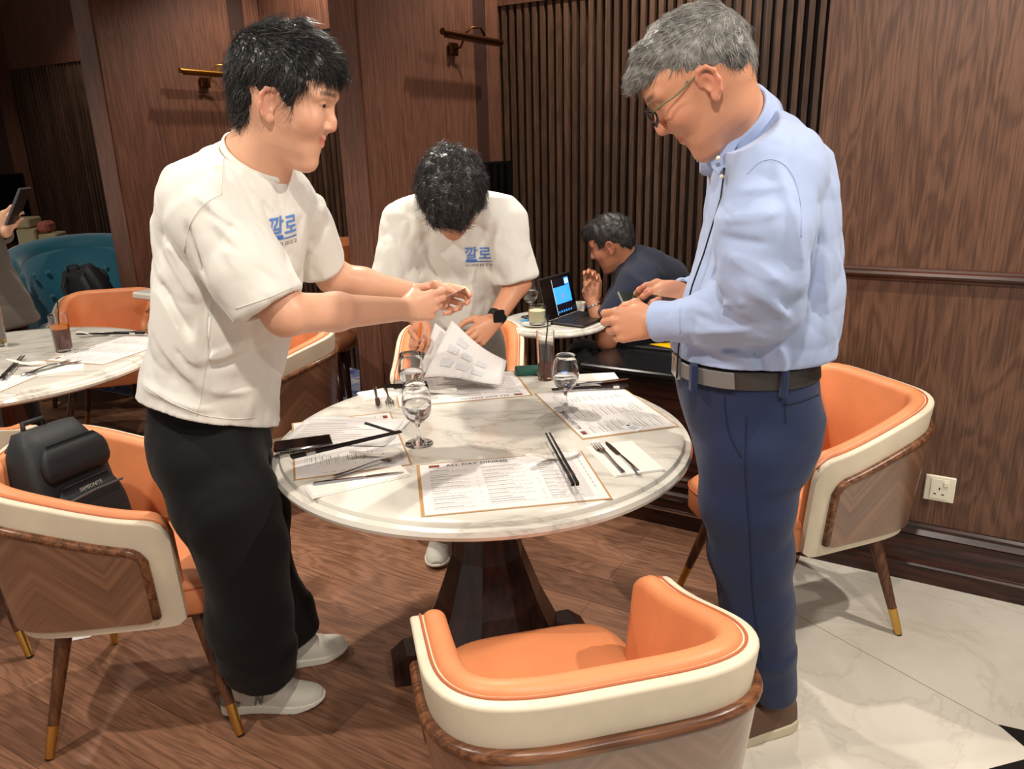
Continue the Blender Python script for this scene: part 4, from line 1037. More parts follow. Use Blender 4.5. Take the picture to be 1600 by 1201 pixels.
def strands(name, v, nrm, dirfn, count, length, width, m, parent, seed=1, lift=.25, curl=0.0, droop=.0, ok=None):
    """short strands combed over a hair cap; every strand is a thin tapering ribbon with thickness"""
    r = np.random.default_rng(seed); idx = r.choice(len(v), size=min(count, len(v)), replace=False)
    V = []; F = []; seg = 5
    for i in idx:
        p = v[i].copy(); n = nrm[i]
        if ok is not None and not ok(p): continue
        d = dirfn(p); d = d-n*(d@n); l_ = np.linalg.norm(d)
        if l_ < 1e-5: continue
        d /= l_; d = d+r.normal(size=3)*.22; d -= n*(d@n); d /= np.linalg.norm(d)+1e-9
        L_ = length*r.uniform(.55, 1.25); b_ = np.cross(d, n); ph = r.uniform(0, 6.28); lf = lift*r.uniform(.2, 1.6)
        base = len(V); pos_ = p-n*.002; cur = d+n*lf
        for k in range(seg+1):
            u = k/seg; w_ = width*(1-u*.85)
            V.append(pos_+b_*w_); V.append(pos_-b_*w_); V.append(pos_+n*w_*.8)
            cur = cur-n*(lf*1.5/seg)*(1+droop)+b_*curl*math.sin(ph+u*5)*.5; cur = cur/np.linalg.norm(cur); pos_ = pos_+cur*(L_/seg)
        for k in range(seg):
            a = base+3*k
            for x, y in ((0, 1), (1, 2), (2, 0)): F.append((a+x, a+y, a+3+y, a+3+x))
    return V, F
def hair_obj(name, S, h, head, dirfn, count, length, width, m, parent, seed=1, lift=.25, curl=0.0, droop=0.0, ok=None):
    v, q = S.mesh(h)
    nrm = np.zeros_like(v); fn_ = np.cross(v[q[:, 1]]-v[q[:, 0]], v[q[:, 2]]-v[q[:, 0]])
    for j in range(4): np.add.at(nrm, q[:, j], fn_)
    nrm /= np.linalg.norm(nrm, axis=1)[:, None]+1e-12
    V, F = strands(name, v, nrm, dirfn, count, length, width, m, parent, seed, lift, curl, droop, ok)
    nv = len(v); verts = list(map(tuple, v))+[tuple(p) for p in V]; faces = [tuple(f) for f in q]+[tuple(nv+i for i in f) for f in F]
    o = mesh_obj(name, verts, faces, m, parent, True); return o
def hand(S, wrist, fwd, up, curls, thumb, sc=1.0, right=True, spread=0.0, k=.006, nails=None):
    """fwd: wrist to knuckles; up: direction of the index side. back of the hand = fwd x up (right) or up x fwd (left).
    curls: four (mcp, pip, dip) in degrees index..pinky; thumb: list of 3 local points (x fwd, y index side, z back)"""
    f = np.array(fwd, float); f /= np.linalg.norm(f); u = np.array(up, float); u = u-f*(u@f); u /= np.linalg.norm(u)
    z = np.cross(f, u) if right else np.cross(u, f)
    # right hand: index up, fingers forward -> back of hand points to cross(u,f)
    Rm = np.stack([f, u, z], 1); Wp = np.array(wrist, float); T = lambda x, y, zz: Wp+Rm@(np.array((x, y, zz))*sc)
    kn = [(.088, .027, 0), (.092, .0075, .003), (.087, -.0125, .001), (.078, -.031, -.004)]
    ph = [(.043, .025, .019), (.047, .029, .020), (.043, .027, .019), (.034, .020, .017)]
    rd = [(.0098, .0088, .0078, .0068), (.0100, .0090, .0079, .0069), (.0095, .0085, .0075, .0066), (.0085, .0074, .0067, .0058)]
    st = [(0.0, .013), (0, .004), (0, -.006), (0, -.015)]
    for i in range(4):
        S.cone(T(.004, st[i][1], -.003), T(*[kn[i][0]-.004, kn[i][1], kn[i][2]-.004]), .0145*sc, .0118*sc, .012)
    S.ell(T(.045, .004, -.008), np.array((.045, .030, .014))*sc, Rm, .012)
    S.ell(T(.034, .022, -.014), np.array((.030, .016, .014))*sc, Rm, .012)
    S.ell(T(.036, -.022, -.012), np.array((.034, .013, .013))*sc, Rm, .010)
    tips = []
    for i in range(4):
        x, y, zz = kn[i]; p0 = np.array((x, y, zz)); a = 0; sp = math.radians(spread)*(1.5-i)*.5
        for j in range(3):
            a += math.radians(curls[i][j]); d = np.array((math.cos(a)*math.cos(sp), math.sin(sp)*math.cos(a), -math.sin(a)))
            p1 = p0+d*ph[i][j]; S.cone(T(*p0), T(*p1), rd[i][j]*sc, rd[i][j+1]*sc, .0035); p0 = p1
        tips.append(T(*p0))
        if nails is not None: nails.append((T(*(p0-d*.004)), Rm@d, Rm@np.array((-math.sin(a), 0, -math.cos(a)))*-1, rd[i][3]*sc))
    t = [np.array(q) for q in thumb]
    S.cone(T(.018, .016, -.010), T(*t[0]), .015*sc, .0125*sc, .010); S.cone(T(*t[0]), T(*t[1]), .0115*sc, .0100*sc, .005); S.cone(T(*t[1]), T(*t[2]), .0100*sc, .0078*sc, .004)
    tips.append(T(*t[2])); return T, tips
def px(x, y, d, r=None):
    p = P(x, y, d)
    if r is None: return p
    return (p, r*float(d/ray(x, y)[1])/FPX)
def sil(rows, yd, lat, yaw, fbr=(1, 1)):
    """stations of an upright body part from its outline: rows (py, xl, xr); yd, lat: functions of the row fraction"""
    st = []; n = len(rows)
    for i, (py, xl, xr) in enumerate(rows):
        u = i/(n-1); y = yd(u) if callable(yd) else yd; la = lat(u) if callable(lat) else lat
        A, B = P(xl, py, y), P(xr, py, y); c = (A+B)/2; hw = abs(B[0]-A[0])/2*1.0
        view = math.atan2(c[0], y); ph = yaw+view   # angle between facing and the picture's horizontal
        sn, cs = abs(math.sin(ph)), abs(math.cos(ph))
        fb = math.sqrt(max(.05**2, (hw*hw-(la*sn)**2)))/max(cs, .25)
        st.append((c[2], c[0], y, fb*fbr[0], fb*fbr[1], la))
    return st
def wrap_on(o_text, target_v, target_q, direction, off=.001):
    """press a flat print onto the cloth along a direction"""
    from mathutils.bvhtree import BVHTree
    bv = BVHTree.FromPolygons([tuple(p) for p in target_v], [tuple(int(i) for i in f) for f in target_q]); d = Vector(direction).normalized()
    for vv in o_text.data.vertices:
        hit = bv.ray_cast(vv.co - d*.4, d)
        if hit[0] is not None: vv.co = hit[0] - d*off
# ------------------------------------------------------------------ people
m_skinA = skin_mat('light warm skin', srgb(222, 170, 140), srgb(204, 112, 98))
m_skinB = skin_mat('tanned skin', srgb(205, 146, 114), srgb(184, 96, 80))
m_skinC = skin_mat('brown skin', srgb(176, 118, 88), srgb(150, 78, 64))
m_hairblk = hair_mat('black hair', srgb(16, 15, 16), srgb(52, 49, 49), .30, tip=srgb(110, 106, 104))
m_hairgry = hair_mat('grey hair', srgb(92, 90, 87), srgb(186, 184, 178), .40, tip=srgb(232, 230, 224))
def cloth(name, c, rough=.85, sheen=.15, weave=900, st=.15):
    m = mat(name, c, rough, spec=.25, sheen=sheen); bump(m, noise(m, coords(m), weave, 2), st, .0008); return m
m_tee = cloth('white cotton', srgb(224, 222, 214)); m_oxf = cloth('light blue cotton', srgb(160, 176, 210), .75)
m_blktr = cloth('black cotton', srgb(15, 14, 15), .8, .05); m_navy = cloth('navy cotton', srgb(34, 44, 74), .8, .1)
m_greytr = cloth('grey trousers', srgb(104, 98, 90)); m_navysh = cloth('dark navy shirt', srgb(32, 37, 54), .8, .1); m_suit = cloth('grey brown suit', srgb(92, 84, 76), .8, .2)
m_blue = mat('blue print', srgb(96, 140, 212), .7)
m_leatherb = mat('dark belt leather', srgb(52, 48, 46), .4); m_lace = mat('off white lace', srgb(215, 210, 200), .8)
m_shoeg = cloth('pale grey mesh', srgb(206, 202, 190), .7); m_sole = mat('off white sole', srgb(220, 216, 204), .6); m_shgrey = mat('grey suede', srgb(130, 130, 128), .8); m_brownshoe = mat('brown shoe leather', srgb(96, 68, 50), .55)
def shoe(parent, heel, ang_, m_up, m_so, name='shoe', logo=True, Ln=.285, laces=True, accent=None):
    t = empty(name, (heel[0], heel[1], 0), ang_); t.parent = parent
    S = Solid(); st = []
    def plan(x): return np.interp(x, [0, .01, .03, .06, .1, .14, .17, .20, .22, .24, .255, .268, .277, .285], [.022, .029, .034, .0345, .035, .040, .044, .0465, .046, .0425, .0375, .030, .021, .008])
    def so(p):
        x = p[:, 0]; w_ = plan(x); yy = p[:, 1]-.004*np.sin(x*20); side = np.abs(yy)-w_-.003
        zt = np.interp(x, [0, .1, .2, .285], [.034, .028, .024, .026]); zb = np.interp(x, [0, .02, .2, .285], [.004, 0, 0, .016])
        return np.maximum(np.maximum(side, np.maximum(-x, x-.285)), np.maximum(p[:, 2]-zt, zb-p[:, 2]))*.8
    S.add(so, (0, -.055, 0), (.29, .055, .05), .006); sdf_obj('sole', S, .003, m_so, t, 3)
    S = Solid()
    def up(p):
        x = p[:, 0]; w_ = plan(x)-.001; z = p[:, 2]; ztop = np.interp(x, [0, .02, .075, .10, .14, .17, .20, .22, .26, .285], [.085, .095, .090, .100, .092, .082, .070, .060, .050, .032])
        zz = np.clip((z-.02)/(ztop-.02), 0, 1.4); w2 = w_*np.sqrt(np.clip(1-zz**2.6, 0.0, 1)); r = (np.abs(p[:, 1]-.004*np.sin(x*20))/w_)**2.4+zz**2.4
        d = (r**(1/2.4)-1)*.03; return np.maximum(d, np.maximum(np.maximum(.003-x, x-.278), .018-z))
    S.add(up, (0, -.055, 0), (.29, .055, .11), .004); S.cone((.05, 0, .07), (.045, 0, .115), .036, .036, .012)
    S.add(lambda p: -(np.sqrt((p[:, 0]-.045)**2+p[:, 1]**2)-.031)*1.0 if False else np.sqrt((p[:, 0]-.045)**2+p[:, 1]**2)-.030+np.maximum(0, .085-p[:, 2])*2, (0, -.03, .06), (.08, .03, .13), .004, 'sub')
    S.cuts.append(lambda p: p[:, 2]-.112+p[:, 0]*.15)
    sdf_obj('upper', S, .003, m_up, t, 3)
    b = MB(); b.box(.018, .060, .0, .0, .0, .0) if False else None
    if laces:
        b = MB()
        for k in range(5):
            x = .125+k*.020; z = np.interp(x, [.1, .14, .17, .20, .22], [.100, .092, .082, .070, .060])-.0015; b.tube([(x-.004, -.024, z-.009), (x, -.010, z+.001), (x, .010, z+.001), (x+.004, .024, z-.009)], .0034, 6)
        b.tube([(.10, .0, .101), (.085, -.025, .098), (.10, -.03, .085)], .0022, 6); b.tube([(.10, .0, .101), (.085, .025, .098), (.10, .03, .085)], .0022, 6); b.build('laces', m_lace, t, True)
    if accent:
        b = MB()
        for sy in (-1, 1): b.loft([[(x, sy*(float(plan(x))+.0015), z0), (x, sy*(float(plan(x))+.0035), z0), (x, sy*(float(plan(x))+.0005), z1), (x, sy*(float(plan(x))-.003), z1)] for x, z0, z1 in ((.004, .034, .070), (.03, .034, .062), (.055, .034, .044))])
        b.build('heel_patch', accent, t, True)
    if logo:
        for sy in (-1, 1):
            b = MB()
            for (x0, z0, x1, z1) in ((.098, .036, .104, .062), (.104, .062, .114, .036), (.114, .036, .120, .062)):
                y = sy*.0385; b.tube([(x0, y, z0), (x1, y-sy*.003, z1)] if z1 > z0 else [(x0, y-sy*.003, z0), (x1, y, z1)], .0026, 6)
            b.build('side_letter', m_shgrey, t)
    return t
def mesh_vq(o):
    me = o.data; v = np.empty(len(me.vertices)*3, np.float32); me.vertices.foreach_get('co', v); q = np.empty(len(me.loops), np.int32); me.loops.foreach_get('vertex_index', q); return v.reshape(-1, 3), q.reshape(-1, 4)
def foldcollar(c, ax, r, hgt, m, parent, front, dip):
    ax = Vector(ax).normalized(); fr = Vector(front); fr = (fr-ax*fr.dot(ax)).normalized(); sd = ax.cross(fr); rings = []; n = 72
    for i in range(n+1):
        a = R_(9)+(2*PI-R_(18))*i/n; d_ = fr*math.cos(a)+sd*math.sin(a); h0 = -dip*((1+math.cos(a))/2)**1.3
        pt = max(0, (math.cos(a)-math.cos(R_(48)))/(1-math.cos(R_(48)))); hl = hgt+.030*pt
        rings.append([tuple(Vector(c)+d_*(r+o_)+ax*(z+h0)) for o_, z in ((-.002, -.004), (-.002, .030), (.001, .035), (.005, .035), (.008, .030), (.012+.1*hl, .030-hl*.55), (.014+.22*hl, .032-hl), (.010+.22*hl, .031-hl), (.006+.1*hl, .028-hl*.55), (.003, .026), (.003, -.004))])
    b = MB(); b.loft(rings); return b.build('collar', m, parent, True)
def seam(name, pts, target, m, r=.0011, parent=None, off=.0004):
    from mathutils.bvhtree import BVHTree
    v_, q_ = mesh_vq(target); bv = BVHTree.FromPolygons([tuple(p) for p in v_], [tuple(int(i) for i in f) for f in q_]); out = []
    P2 = []
    for (a, b_) in zip(pts[:-1], pts[1:]):
        n_ = max(2, int(math.dist(a, b_)/4))
        for k in range(n_): P2.append((lerp(a[0], b_[0], k/n_), lerp(a[1], b_[1], k/n_)))
    P2.append(pts[-1])
    for _ in range(14): P2 = [P2[0]]+[((a[0]+2*b_[0]+c[0])/4, (a[1]+2*b_[1]+c[1])/4) for a, b_, c in zip(P2[:-2], P2[1:-1], P2[2:])]+[P2[-1]]
    for x, y in P2:
        d = Vector(ray(x, y)).normalized(); h_ = bv.ray_cast(Vector(CAM), d)
        if h_[0] is not None: out.append(h_[0]+h_[1].normalized()*off)
    if len(out) > 2:
        b = MB(); b.tube(out, r, 6); o = b.build(name, m, parent or target, True); return o
def hairline(head, pts, back, top=.2, soft=1.0):
    """keeps only the hair behind a hairline given as (z, x) pairs in head space"""
    zs = [q[0] for q in pts]; xs = [q[1] for q in pts]
    def f(p):
        q = head.loc(p); x, y, z = q.T; xl = np.interp(z, zs, xs)-np.clip(np.abs(y)-.045, 0, 1)*.35*(z > .055)
        d1 = (x-xl)*.8; d2 = back[0]-z-np.clip(-x-.02, 0, .05)*back[1]
        return np.maximum(d1, d2)*head.sc*soft
    return f
def ear_ok(head):
    def f(p):
        q = head.loc(p[None])[0]; return not (abs(q[1]) > .055 and -.045 < q[0] < .03 and q[2] < .052)
    return f
def ear_gap(head):
    def f(p):
        q = head.loc(p); d = np.sqrt(((q[:, 0]+.006)/.021)**2+((q[:, 2]-.0)/.033)**2)-1
        return -d*.02
    return f
# =================================================================== 1. black haired person in white, left
pA = None
yH = 1.70
HA = Head(P(427, 163, yH-.075), R_(-2), R_(18), R_(0), 1.03, nose=.3, wid=.96, jaw=.93)
HA.O = P(427, 163, yH-.075) + HA.R@np.array((0, .078*.97*1.03, 0))
S = Solid(); HA.build(S, smile=1.2, eye_open=.0038)
S.cone(HA.w(-.028, 0, -.02), P(398, 262, 1.74), .060, .064, .03)
S.cone(HA.w(-.010, 0, -.06), P(412, 262, 1.74), .048, .055, .03)
S.cone(P(330, 330, 1.68), P(450, 335, 1.90), .055, .05, .03); S.cone(P(390, 262, 1.75), P(385, 420, 1.78), .065, .10, .04)
shN, elN, wrN = P(322, 322, 1.62), P(446, 490, 1.60), P(634, 483, 1.90)
S.cone(shN, elN, .058, .046, .02); m1 = elN*.62+wrN*.38
S.cone(elN, m1, .045, .042, .02); S.cone(m1, wrN, .042, .0285, .02, flat=((0, 1, 0), .85))
shF, elF, wrF = P(462, 330, 1.92), P(520, 432, 2.02), P(652, 459, 2.05)
S.cone(shF, elF, .052, .042, .02); m2 = elF*.65+wrF*.35; S.cone(elF, m2, .042, .038, .02); S.cone(m2, wrF, .038, .027, .02)
fw = P(690, 473, 1.97)-wrN
TA, tipsA = hand(S, wrN, fw, (0.05, .05, 1), [(28, 52, 25), (34, 58, 25), (40, 66, 30), (46, 70, 35)], [(.050, .042, -.030), (.078, .040, -.048), (.100, .034, -.058)], 1.0, True)
fw2 = P(712, 462, 2.06)-wrF
TB, tipsB = hand(S, wrF, fw2, (-.15, -.25, 1), [(18, 45, 20), (26, 55, 25), (38, 62, 30), (48, 70, 35)], [(.050, .042, -.026), (.078, .038, -.040), (.104, .030, -.048)], .97, False)
def knuck(v):
    r = np.zeros(len(v))
    for c, a in [(t, .5) for t in tipsA+tipsB]: r = np.maximum(r, a*np.exp(-((v-c)**2).sum(1)/.016**2))
    for T_ in (TA, TB):
        for q in ((.088, .027, .008), (.092, .007, .008), (.087, -.013, .006), (.078, -.031, .004)): r = np.maximum(r, .3*np.exp(-((v-T_(*q))**2).sum(1)/.014**2))
    return r, np.zeros(len(v))
pA, vA = sdf_obj('person', S, .0026, m_skinA, None, 2); HA.tint(pA, vA, 1.2, knuck); HA.eyes(pA, .12)
tag(pA, 'black haired person in a white t-shirt at left, reaching out with both hands', 'person')
# hair
S = Solid()
S.ell(HA.w(-.014, 0, .057), np.array((.108, .085, .090))*1.03, HA.R, .01)
S.ell(HA.w(.008, 0, .098), np.array((.080, .069, .048))*1.03, HA.R, .02)
S.cone(HA.w(.030, 0, .106), HA.w(.078, .0, .094), .030, .018, .02); S.cone(HA.w(.03, .035, .102), HA.w(.068, .032, .090), .028, .017, .02); S.cone(HA.w(.03, -.035, .102), HA.w(.068, -.032, .090), .028, .017, .02)
S.cone(HA.w(-.04, .02, .110), HA.w(.02, 0, .118), .033, .028, .03)
S.ell(HA.w(-.062, 0, .005), np.array((.046, .066, .072))*1.03, HA.R, .02)
S.ell(HA.w(.0, .0, .03), np.array((.062, .0815, .05))*1.03, HA.R, .01)
S.disp.append(wob(75, .005, 3, (1, 1, 1))); S.disp.append(wob(150, .0035, 5, ridge=True))
S.cuts.append(hairline(HA, [(-.1, -.045), (-.03, -.032), (-.026, .020), (.0, .036), (.030, .036), (.050, .050), (.070, .066), (.078, .105), (.10, .20)], (-.020, 1.3)))
S.cuts.append(ear_gap(HA))
okA = lambda p: True
def dirA(p):
    q = HA.loc(p[None])[0]
    t_ = sstep(.06, .115, q[2]); return HA.R@(np.array((.8, .1, -.15))*t_+np.array((-.2, 0, -1))*(1-t_))
hair_obj('hair', S, .0034, HA, dirA, 15000, .040, .00075, m_hairblk, pA, 2, .45, .35, ok=ear_ok(HA))
# t-shirt
def tee_disp(seed):
    return [wob(17, .008, seed, (1, 1, .8), True), wob(42, .0035, seed+1, (1, 1, .6), True), wob(7, .006, seed+2)]
rowsA = [(236, 340, 412), (256, 300, 446), (290, 276, 466), (336, 261, 472), (380, 260, 468), (440, 259, 462), (512, 254, 450), (560, 241, 442), (600, 229, 434), (640, 226, 428), (690, 226, 430)]
yawA = R_(-14)
stA = sil(rowsA, lambda u: 1.76+.01*u, lambda u: np.interp(u, [0, .1, .2, .35, .7, 1], [.085, .155, .185, .18, .17, .19]), yawA)
S = Solid(); S.loft(stA, yawA, .02, e=2.25)
neck_o = P(398, 262, 1.74)
S.cone(P(316, 300, 1.63), P(392, 268, 1.74), .055, .07, .03); S.cone(P(392, 268, 1.76), P(458, 318, 1.90), .065, .052, .03)
slN = (P(318, 322, 1.62), P(420, 475, 1.585)); S.ccone(slN[0], slN[1], .078, .0735, .02, wall=.045); S.cone(slN[0], slN[0]+(slN[1]-slN[0])*.6, .077, .070, .03)
slF = (P(462, 328, 1.92), P(494, 412, 2.0)); S.ccone(slF[0], slF[1], .068, .064, .02, wall=.04)
for a, b, w_, am in [((300, 300, 1.52), (420, 400, 1.5), .012, .006), ((330, 345, 1.52), (440, 440, 1.5), .011, .006), ((345, 390, 1.5), (430, 465, 1.5), .010, .005), ((300, 350, 1.55), (322, 430, 1.55), .010, -.008), ((322, 430, 1.6), (330, 560, 1.62), .008, -.006),
                     ((240, 470, 1.6), (318, 560, 1.62), .016, .010), ((246, 520, 1.6), (322, 600, 1.62), .014, .009), ((330, 560, 1.6), (372, 545, 1.6), .010, .008), ((320, 575, 1.6), (395, 560, 1.62), .012, -.007), ((250, 440, 1.6), (300, 520, 1.6), .012, -.007), ((330, 610, 1.6), (400, 625, 1.62), .014, .006), ((262, 380, 1.6), (320, 470, 1.6), .013, .006), ((370, 250, 1.62), (430, 330, 1.66), .010, .005), ((440, 290, 1.8), (455, 400, 1.8), .010, .004), ((225, 600, 1.62), (330, 640, 1.6), .012, .005)]:
    S.disp.append(fold(P(*a), P(*b), w_*.9, am*1.7, .12))
S.disp += tee_disp(11)
nk = P(400, 250, 1.735); nax = HA.w(-.02, 0, -.02)-P(396, 275, 1.75); nax /= np.linalg.norm(nax)
def neckcut(p, c=nk, ax=nax, r=.071):
    q = p-c; z = q@ax; rho = np.linalg.norm(q-z[:, None]*ax, axis=1); return -np.maximum(rho-r-np.clip(z, 0, 1)*1.5, -.035-z)
S.cuts.append(neckcut)
def plane3(a, b, c):
    n_ = np.cross(b-a, c-a); n_ /= np.linalg.norm(n_); n_ = n_ if n_[2] < 0 else -n_
    return lambda p: (p-a)@n_
S.cuts.append(plane3(P(226, 618, 1.74), P(345, 668, 1.60), P(424, 664, 1.80)))
shA, vS = sdf_obj('t_shirt', S, .0042, m_tee, pA, 1)
def ringband(name, c, ax, r, w_, th, m, parent, a0=0, a1=2*PI, front=None, dip=0.0, ell_=1.0):
    ax = Vector(ax).normalized(); fr = Vector(front if front is not None else (1, 0, 0)); fr = (fr-ax*fr.dot(ax)).normalized(); sd = ax.cross(fr); rings = []; n = 60; full = abs(a1-a0-2*PI) < 1e-6
    for i in range(n if full else n+1):
        a = a0+(a1-a0)*i/n; d_ = fr*math.cos(a)+sd*math.sin(a)*ell_; h0 = -dip*(1+math.cos(a))/2
        rings.append([tuple(Vector(c)+d_*(r+o_)+ax*(z+h0)) for o_, z in ((0, 0), (th, 0.001), (th*.9, w_*.5), (th*.5, w_), (-th*.3, w_), (-th*.2, w_*.5))])
    b = MB(); b.loft(rings+([rings[0]] if full else []), caps=not full); return b.build(name, m, parent, True)
ringband('ribbed_collar', nk+nax*.003, nax, .0730, .020, .0050, m_tee, shA, front=HA.R[:, 0], dip=.016)
ringband('sleeve_hem', slN[1]-(slN[1]-slN[0])/np.linalg.norm(slN[1]-slN[0])*.022, (slN[1]-slN[0]), .0735, .020, .0026, m_tee, shA)
ringband('sleeve_hem', slF[1]-(slF[1]-slF[0])/np.linalg.norm(slF[1]-slF[0])*.020, (slF[1]-slF[0]), .0640, .018, .0024, m_tee, shA)
def logo(parent, cen, fdir, updir, h, sv, sq, nm='chest_print'):
    f = Vector(fdir).normalized(); u = Vector(updir); u = (u-f*u.dot(f)).normalized(); r = f.cross(u)   # r: to the reader's right when looking along f
    Mx = Matrix(((r.x, u.x, -f.x, cen[0]), (r.y, u.y, -f.y, cen[1]), (r.z, u.z, -f.z, cen[2]), (0, 0, 0, 1)))
    a = text_mesh(nm, '깔로', h, m_blue, parent, Mx @ Matrix.Translation((0, 0, 0)), align='CENTER', bold=.0008)
    b = MB(); b.box(-h*.85, h*.95, -h*.20, -h*.14, 0, .0001); b.box(-h*.85, -h*.05, -h*.14, -h*.02, 0, .0001); b.xf(Mx); b2 = b.build('underline_print', m_blue, parent)
    r_ = random.Random(3); b = MB(); x = -h*.9
    while x < h*.95:
        w_ = r_.uniform(.05, .09)*h; b.box(x, x+w_, -h*.46, -h*.44, 0, .0001); b.box(x+w_*.3, x+w_*.5, -h*.50, -h*.32, 0, .0001); b.box(x, x+w_, -h*.36, -h*.34, 0, .0001); x += w_+.035*h
        if r_.random() < .18: x += .07*h
    b.xf(Mx); b3 = b.build('small_print', m_inkd, parent)
    import bmesh
    for o in (a, b2, b3):
        bm = bmesh.new(); bm.from_mesh(o.data); bmesh.ops.triangulate(bm, faces=bm.faces[:])
        for _ in range(3):
            ed = [e for e in bm.edges if e.calc_length() > .0035]
            if not ed: break
            bmesh.ops.subdivide_edges(bm, edges=ed, cuts=1); bmesh.ops.triangulate(bm, faces=bm.faces[:])
        bm.to_mesh(o.data); bm.free(); wrap_on(o, sv, sq, f, .0016)
sv, sq = mesh_vq(shA)
logo(shA, P(457, 367, 1.68), (-math.cos(R_(-36)), -math.sin(R_(-36)), 0), (-.08, 0, 1), .050, sv, sq)
# trousers
def trousers(parent, waist, legs, m, h, seed, name='trousers', flare=None, e=2.2, wob_=(.006, .004)):
    S = Solid()
    for st, yaw in [waist]: S.loft(st, yaw, .02, e=e)
    for lg in legs:
        lg = [q if len(q) == 2 else px(*q) for q in lg]
        S.chain(lg[:-1], .03); S.ccone(lg[-2][0], lg[-1][0], lg[-2][1], lg[-1][1], .02, wall=.04)
    S.disp += [wob(15, wob_[0], seed, (1, 1, .9), True), wob(34, wob_[1]*.6, seed+1, (1, 1, .6))]
    return sdf_obj(name, S, h, m, parent, 1)[0]
wA = sil([(612, 244, 408), (665, 240, 412), (720, 252, 422)], 1.78, .155, yawA)
trousers(pA, (wA, yawA), [[(322, 712, 1.71, 78), (350, 775, 1.70, 76), (382, 860, 1.72, 64), (390, 960, 1.74, 61), (403, 1008, 1.75, 56), (408, 1050, 1.76, 49)], [(350, 710, 1.88, 68), (385, 800, 1.92, 60), (408, 900, 1.97, 46), (440, 955, 2.0, 46), (463, 994, 2.0, 37)]], m_blktr, .006, 31)
def ground(px_, py_): q = at_z(px_, py_, 0.0); return float(q[0]), float(q[1])
def shoe_between(parent, heel_px, toe_px, *a, **k):
    A, B = ground(*heel_px), ground(*toe_px); return shoe(parent, A, math.atan2(B[1]-A[1], B[0]-A[0]), *a, **k)
shoe_between(pA, (350, 1108), (505, 1093), m_shoeg, m_sole, accent=m_shgrey); shoe_between(pA, (398, 1052), (541, 1012), m_shoeg, m_sole, accent=m_shgrey)
# card held out
cA, cB = P(700, 462, 2.02), P(728, 449, 2.02); cdv = cB-cA
t = empty('held_card', tuple((cA+cB)/2), 0, 'small white card held out between the left person\'s fingertips', 'card'); t.rotation_euler = (-R_(8), -math.atan2(cdv[2], cdv[0]), 0)
b = MB(); b.box(-.028, .024, -.026, .026, -.0004, .0004); b.build('card', m_paper, t)
m_seam_w = mat('white stitching', srgb(212, 208, 198), .9)
for pts in ([(346, 304), (326, 312), (306, 332), (292, 362), (288, 394)], [(368, 482), (400, 472), (432, 460), (458, 448)], [(332, 470), (326, 540), (318, 600), (308, 650)], [(228, 604), (268, 630), (320, 650), (360, 655), (400, 652)], [(352, 234), (347, 262), (346, 304)]):
    seam('stitched_seam', pts, shA, m_seam_w)
# =================================================================== 2. man in the light blue shirt, right
HB = Head((0, 0, 0), R_(169), R_(38), R_(0), 1.04, nose=.75, wid=1.0)
HB.O = P(1103, 133, 1.52) + HB.R@np.array((0, -.078*1.04, 0))
S = Solid(); HB.build(S, smile=-.3, eye_open=.0014)
nkB = P(1152, 205, 1.66)
S.cone(HB.w(-.028, 0, -.01), nkB, .063, .066, .03); S.cone(HB.w(-.012, 0, -.06), P(1150, 212, 1.66), .046, .050, .03)
S.cone(P(1215, 262, 1.50), P(1205, 262, 1.84), .055, .055, .03); S.cone(nkB, P(1195, 420, 1.68), .065, .10, .04)
wrL, wrR = P(1026, 503, 1.60), P(1066, 460, 1.80)
elL, elR = P(1205, 490, 1.50), P(1190, 470, 1.88)
S.cone(P(1215, 262, 1.50), elL, .045, .040, .02); S.cone(elL, wrL, .040, .0285, .02); S.cone(P(1205, 262, 1.84), elR, .045, .04, .02); S.cone(elR, wrR, .04, .0285, .02)
TC_, tipsC = hand(S, wrL, P(965, 506, 1.62)-wrL, (.12, .25, 1), [(48, 62, 35), (56, 72, 40), (62, 78, 40), (66, 80, 40)], [(.046, .044, -.022), (.070, .040, -.030), (.094, .026, -.034)], .98, False)
TD_, tipsD = hand(S, wrR, P(1000, 480, 1.76)-wrR, (0.0, .5, .75), [(35, 45, 25), (40, 50, 30), (44, 55, 30), (48, 60, 30)], [(.050, .044, .002), (.078, .046, .004), (.102, .036, -.002)], .98, True)
def knuck2(v):
    r = np.zeros(len(v))
    for t_ in tipsC+tipsD: r = np.maximum(r, .5*np.exp(-((v-t_)**2).sum(1)/.018**2))
    return r, np.zeros(len(v))
pB, vB = sdf_obj('person', S, .0026, m_skinB, None, 2); HB.tint(pB, vB, -.3, knuck2); HB.eyes(pB, .3)
tag(pB, 'grey haired person in a light blue shirt and glasses looking down at a phone', 'person')
S = Solid()
S.ell(HB.w(-.014, 0, .053), np.array((.103, .082, .088))*1.04, HB.R, .01)
S.ell(HB.w(.026, 0, .092), np.array((.074, .064, .042))*1.04, HB.R, .02)
S.cone(HB.w(.04, .02, .100), HB.w(.080, .012, .088), .028, .019, .02); S.cone(HB.w(.04, -.02, .100), HB.w(.078, -.02, .088), .028, .018, .02)
S.ell(HB.w(-.058, 0, .020), np.array((.048, .066, .060))*1.04, HB.R, .02)
S.ell(HB.w(.0, 0, .035), np.array((.06, .079, .045))*1.04, HB.R, .01)
S.disp += [wob(80, .005, 43), wob(170, .0025, 45, ridge=True)]
S.cuts.append(hairline(HB, [(-.1, -.06), (-.02, -.040), (.012, -.022), (.022, .026), (.045, .034), (.064, .056), (.074, .096), (.09, .2)], (-.006, .8)))
S.cuts.append(ear_gap(HB))
